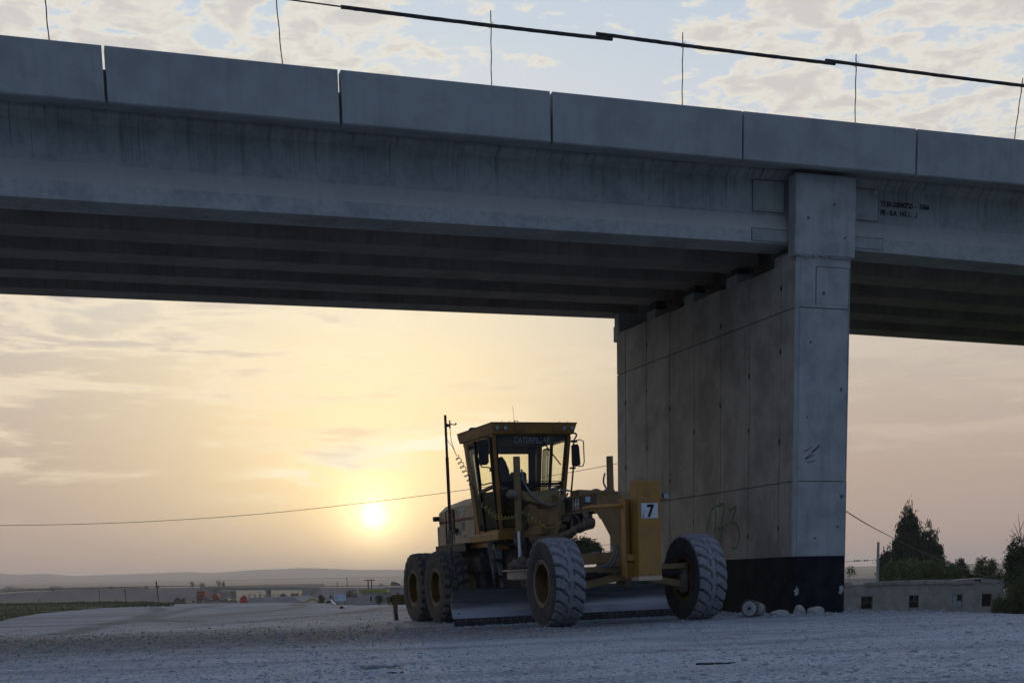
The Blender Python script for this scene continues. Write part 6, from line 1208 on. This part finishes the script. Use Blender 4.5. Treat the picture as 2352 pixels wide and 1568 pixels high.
# walls, sheds, sign at the right of the works
SD_ = 230.; ks = PX(SD_)
def shed(xa, xb, yt, name, lab, m, dist=SD_, depth=6, cat='building'):
    a = spot(xa, yt, dist); b = spot(xb, yt, dist); g_ = gz((a.x+b.x)/2, dist)-.3; o = thing(name, lab, cat, Vector((a.x, dist, g_))); mb = MB(); mb.box(0, b.x-a.x, 0, depth, 0, a.z-g_); mb.build('wall', m, o); return o, b.x-a.x, a.z-g_
o, w_, h_ = shed(752, 832, 1381-8, 'boundary_wall', 'grey block boundary wall behind the white signboard', BWALL, 225, .25, 'wall'); mb = MB(); mb.box(-.05, w_+.05, -.05, .3, h_, h_+.08); mb.build('coping', FARCON, o)
o, w_, h_ = shed(829, 898, 1361, 'long_shed', 'long grey shed with a yellow green top band behind the ripper', BWALL, 235); mb = MB(); mb.box(-.3, w_*.86, -.15, 6.1, h_+.0, h_+.62); mb.build('fascia_band', YGSTRIP, o); mb = MB(); mb.box(w_*.72, w_+1.2, -.25, 2, h_-.12, h_-.02); mb.build('awning', mat('rust_red_sheet', (.16, .08, .06), None), o); mb = MB(); mb.box(w_*.3, w_*.36, -.03, .02, h_*.4, h_*.75); mb.build('window', VGLASS, o)
o, w_, h_ = shed(884, 940, 1350, 'plastered_house', 'pale plastered house end behind the left rear tyre', FARCON, 250); mb = MB(); mb.box(w_*.50, w_*.58, -.03, .02, h_*.35, h_*.75); mb.box(w_*.75, w_*.83, -.03, .02, h_*.35, h_*.75); mb.build('window', VGLASS, o); mb = MB(); mb.box(-.2, w_+.2, -.2, 6.2, h_, h_+.15); mb.build('roof', FARCON, o)
sg_ = spot(781, 1371.5, 200); g_ = gz(sg_.x, 200); o = thing('signboard', 'white signboard with faint blue lettering standing before the grey wall', 'sign', Vector((sg_.x, 200, g_))); zt, zb = spot(781, 1364, 200).z-g_, spot(781, 1379, 200).z-g_
mb = MB(); mb.box(-.83, .83, -.03, .03, zb, zt); pn = mb.build('board', SIGNM, o); mb = MB(); mb.box(-.7, -.62, .03, .1, 0, zt-.05); mb.build('post', STEEL, o); mb = MB(); mb.box(.62, .7, .03, .1, 0, zt-.05); mb.build('post', STEEL, o)
for i, (s1, s2) in enumerate((('HOTEL', 'فندق'), ('CAFE', 'مقهى'), ("REST'S", 'مطعم'))):
    z = zt-.24-.24*i; text('lettering', s1, .22, SIGNT, pn, Matrix.Translation((-.76, -.035, z)) @ Rf, .002); text('lettering', s2[::-1], .22, SIGNT, pn, Matrix.Translation((.74, -.035, z)) @ Rf, .002, align='RIGHT')
def bush(xd, yt, yb, wpx, dist, m, lab, n=1500, seed=1, cat='bush', nm='bush', group=None):
    q = spot(xd, yb, dist); q.z = gz(q.x, q.y); kk = PX(dist); o = thing(nm, lab, cat, q, group); zt = spot(xd, yt, dist).z-q.z; w_ = wpx*kk/2; random.seed(seed)
    leaves('foliage', [(random.uniform(-.4, .4)*w_, 0, zt*random.uniform(.4, .62), w_*random.uniform(.4, .7), w_*.6, zt*random.uniform(.34, .42)) for _ in range(5)], n, max(.12, w_*.11), m, o, seed=seed, fill=.3); trunk(o, [([(0, 0, -.1), (0, 0, zt*.5)], .07, .03)]); return o
bush(741, 1361, 1382, 22, 228, LEAF3, 'dark round bush left of the white signboard', seed=21); bush(761, 1359, 1372, 14, 240, LEAF3, 'small dark bush behind the left end of the grey wall', 900, seed=22); bush(804, 1350, 1368, 30, 245, LEAF3, 'wide dark tree behind the signboard', seed=23, cat='tree', nm='tree'); bush(819, 1361, 1368, 12, 240, LEAF2, 'small light green bush right of the wide dark tree', 600, seed=24)
bush(872, 1364, 1384, 24, 215, LEAF3, 'green bush in front of the long shed', seed=25); bush(893, 1366, 1384, 22, 214, LEAF1, 'paler green bush right of the first one in front of the long shed', seed=26); bush(925, 1368, 1385, 24, 214, LEAF3, 'bush nearest the ripper in front of the pale house', seed=27)
for i, (xd, yt, w_, m) in enumerate(((445, 1335.5, 10, LEAF3), (467, 1338, 16, LEAF3), (506, 1331, 12, LEAF3), (517, 1335, 7, LEAF3), (120, 1349, 8, LEAF3), (257, 1347, 8, LEAF3), (337, 1346, 8, LEAF3), (364, 1345, 6, LEAF3))):
    labs = ['thin shrub on the embankment crest, leftmost of the four beside the far bridge', 'low wide shrub on the embankment crest left of the far bridge railing', 'taller shrub behind the left end of the far bridge railing', 'small shrub just right of the taller one behind the far bridge railing', 'small shrub on the left embankment crest below the far flat building', 'small shrub on the embankment crest above the boxy vehicle', 'small shrub on the crest left of the leaning post', 'small shrub on the crest right of the leaning post']
    q = Vector((hx(xd), HWY+16, 0)); yb = np.interp(xd, [0, 98, 195, 273, 459, 550], [1364.5, 1358, 1354, 1351.6, 1348.3, 1348]); q.z = hzz(xd, yb)-.3; zt = hzz(xd, yt)-q.z+.2; o = thing('shrub', labs[i], 'shrub', q, 'shrubs on the embankment crest'); ww_ = w_*kh/2
    leaves('foliage', [(0, 0, zt*.62, ww_, ww_*.7, zt*.42), (ww_*.5, 0, zt*.5, ww_*.5, ww_*.5, zt*.3)], 320, .26, m, o, seed=50+i, fill=.2); trunk(o, [([(0, 0, -.3), (0, 0, zt*.6)], .08, .03)])
# low scrub rows (ground cover)
def rowstuff(name, xa, xb, dist0, dist1, h, n, leaf, m, seed, up=0., nf=None):
    r = np.random.default_rng(seed); u = r.uniform(0, 1, n); dd = dist0+(dist1-dist0)*r.uniform(0, 1, n); xx = (xa+(xb-xa)*u-1176)*dd/FPX; zz = zg(xx, dd)+h*r.uniform(-.1, 1, n)*np.clip((1-u)*5, .1, 1)*(.55+.45*np.sin(xx*.9+seed)*np.cos(xx*.37+dd*.05))
    P = np.stack([xx, dd, zz], -1); a = r.normal(size=(n, 3)); a[:, 2] += up*2; a /= np.linalg.norm(a, axis=1)[:, None]; b = np.cross(a, r.normal(size=(n, 3))); b /= np.linalg.norm(b, axis=1)[:, None]; s_ = (leaf*r.uniform(.5, 1.3, n))[:, None]; q = np.stack([P-a*s_, P+b*s_*.35, P+a*s_, P-b*s_*.35], 1)
    me = bpy.data.meshes.new(name); me.vertices.add(n*4); me.vertices.foreach_set('co', q.astype(np.float32).ravel()); me.loops.add(n*4); me.loops.foreach_set('vertex_index', np.arange(n*4, dtype=np.int32)); me.polygons.add(n); me.polygons.foreach_set('loop_start', (np.arange(n)*4).astype(np.int32)); me.polygons.foreach_set('loop_total', np.full(n, 4, np.int32)); me.update(); me.validate(); me.materials.append(m); o = bpy.data.objects.new(name, me); COL.objects.link(o); o['kind'] = 'stuff'; return o
SCR = mat('brown_scrub', (.045, .034, .024), (.07, .055, .03), .95, scale=.5)
rowstuff('scrub', 815, 1010, 78, 100, .55, 9000, .09, SCR, 61); rowstuff('scrub', 745, 880, 110, 190, .45, 6000, .12, LEAF2, 62, .5); rowstuff('field_hedge', -60, 560, 300, 345, .6, 14000, .30, LEAF3, 63); rowstuff('meadow_grass', -60, 420, 88, 300, .16, 26000, .10, mat('meadow_grass_blades', (.075, .095, .026), (.05, .065, .02), .9, scale=.4), 64, 1.2)
rowstuff('verge_weeds', 2180, 2420, 26, 40, .12, 900, .05, REED, 65, 1.2)
# posts and pylons on the plain
def post(xd, yt, yb, dist, rad, lab, lean=0., nm='post', z=None):
    q = spot(xd, yb, dist); q.z = gz(q.x, q.y) if z is None else z; ht = spot(xd, yt, dist).z-q.z; o = thing(nm, lab, 'post', q); mb = MB(); mb.tube([(0, 0, -.2), (lean*ht, 0, ht*.8)], rad, 6); mb.build('shaft', STEEL, o); mb = MB(); mb.tube([(lean*ht, 0, ht*.8), (lean*ht*1.2, 0, ht)], rad*1.5, 6); mb.build('head', RUST, o); return o
post(365, 1334, 1382, 240, .09, 'dark leaning post against the left embankment, tallest on the left plain', -.05); post(291, 1352, 1386, 200, .06, 'thin leaning post beside the boxy vehicle', -.04); post(230, 1356, 1390, 240, .05, 'faint thin post left of the boxy vehicle', 0)
q_ = hzz(797, 1348.5); post(797.5, 1325.5, 1348, 603, .16, 'lamp post on the highway right of the far bridge', 0, 'lamp_post', q_); post(775, 1336.5, 1348, 603, .14, 'short dark post on the highway near the end of the far railing', 0, 'post', q_)
sp_q = spot(851, 1380, 260); g_ = gz(sp_q.x, 260); o = thing('power_pole', 'twin power pole with crossarm in front of the long shed', 'pole', Vector((sp_q.x, 260, g_))); zt = spot(851, 1329.5, 260).z-g_
for x in (-.31, .31): mb = MB(); mb.tube([(x, 0, -.2), (x, 0, zt)], .12, 7); mb.build('pole_leg', DEADW, o)
mb = MB(); mb.box(-1.0, 1.0, -.06, .06, zt-.25, zt-.1); mb.build('crossarm', STEEL, o)
sp_q = spot(92, 1400, 300); g_ = gz(sp_q.x, 300); o = thing('lattice_mast', 'faint narrow lattice mast against the left embankment', 'mast', Vector((sp_q.x, 300, g_))); zt = spot(92, 1375, 300).z-g_; mb = MB(); mb.tube([(-.35, 0, 0), (-.05, 0, zt)], .05, 5); mb.tube([(.35, 0, 0), (.05, 0, zt)], .05, 5); mb.build('legs', STEEL, o); mb = MB(); mb.tube([(-.28, 0, zt*.3), (.28, 0, zt*.3)], .04, 5); mb.build('brace', STEEL, o)
for xa, xb, yt, lab, st_ in ((11, 34, 1347, 'far pale stepped building on the plain at the far left', 1), (113, 146, 1347, 'far flat roofed building on the plain at the left', 0)):
    a, b = spot(xa, yt, 1300), spot(xb, yt, 1300); g_ = gz(a.x, 1300)-1; o = thing('far_building', lab, 'building', Vector((a.x, 1300, g_))); h_ = a.z-g_; w_ = b.x-a.x; mb = MB(); mb.box(0, w_*.62, 0, 12, 0, h_); mb.box(w_*.62, w_, 0, 12, 0, h_*(.75)); (mb.box(-w_*.2, 0, 0, 12, 0, h_*.7) if st_ else None); mb.build('wall', FARCON, o); mb = MB(); mb.box(-.3, w_*.64, -.5, 12.5, h_, h_+.35); mb.build('roof', ROADM, o)
rowstuff('far_trees', -40, 420, 1180, 1260, 2.6, 7000, .8, LEAF3, 66)
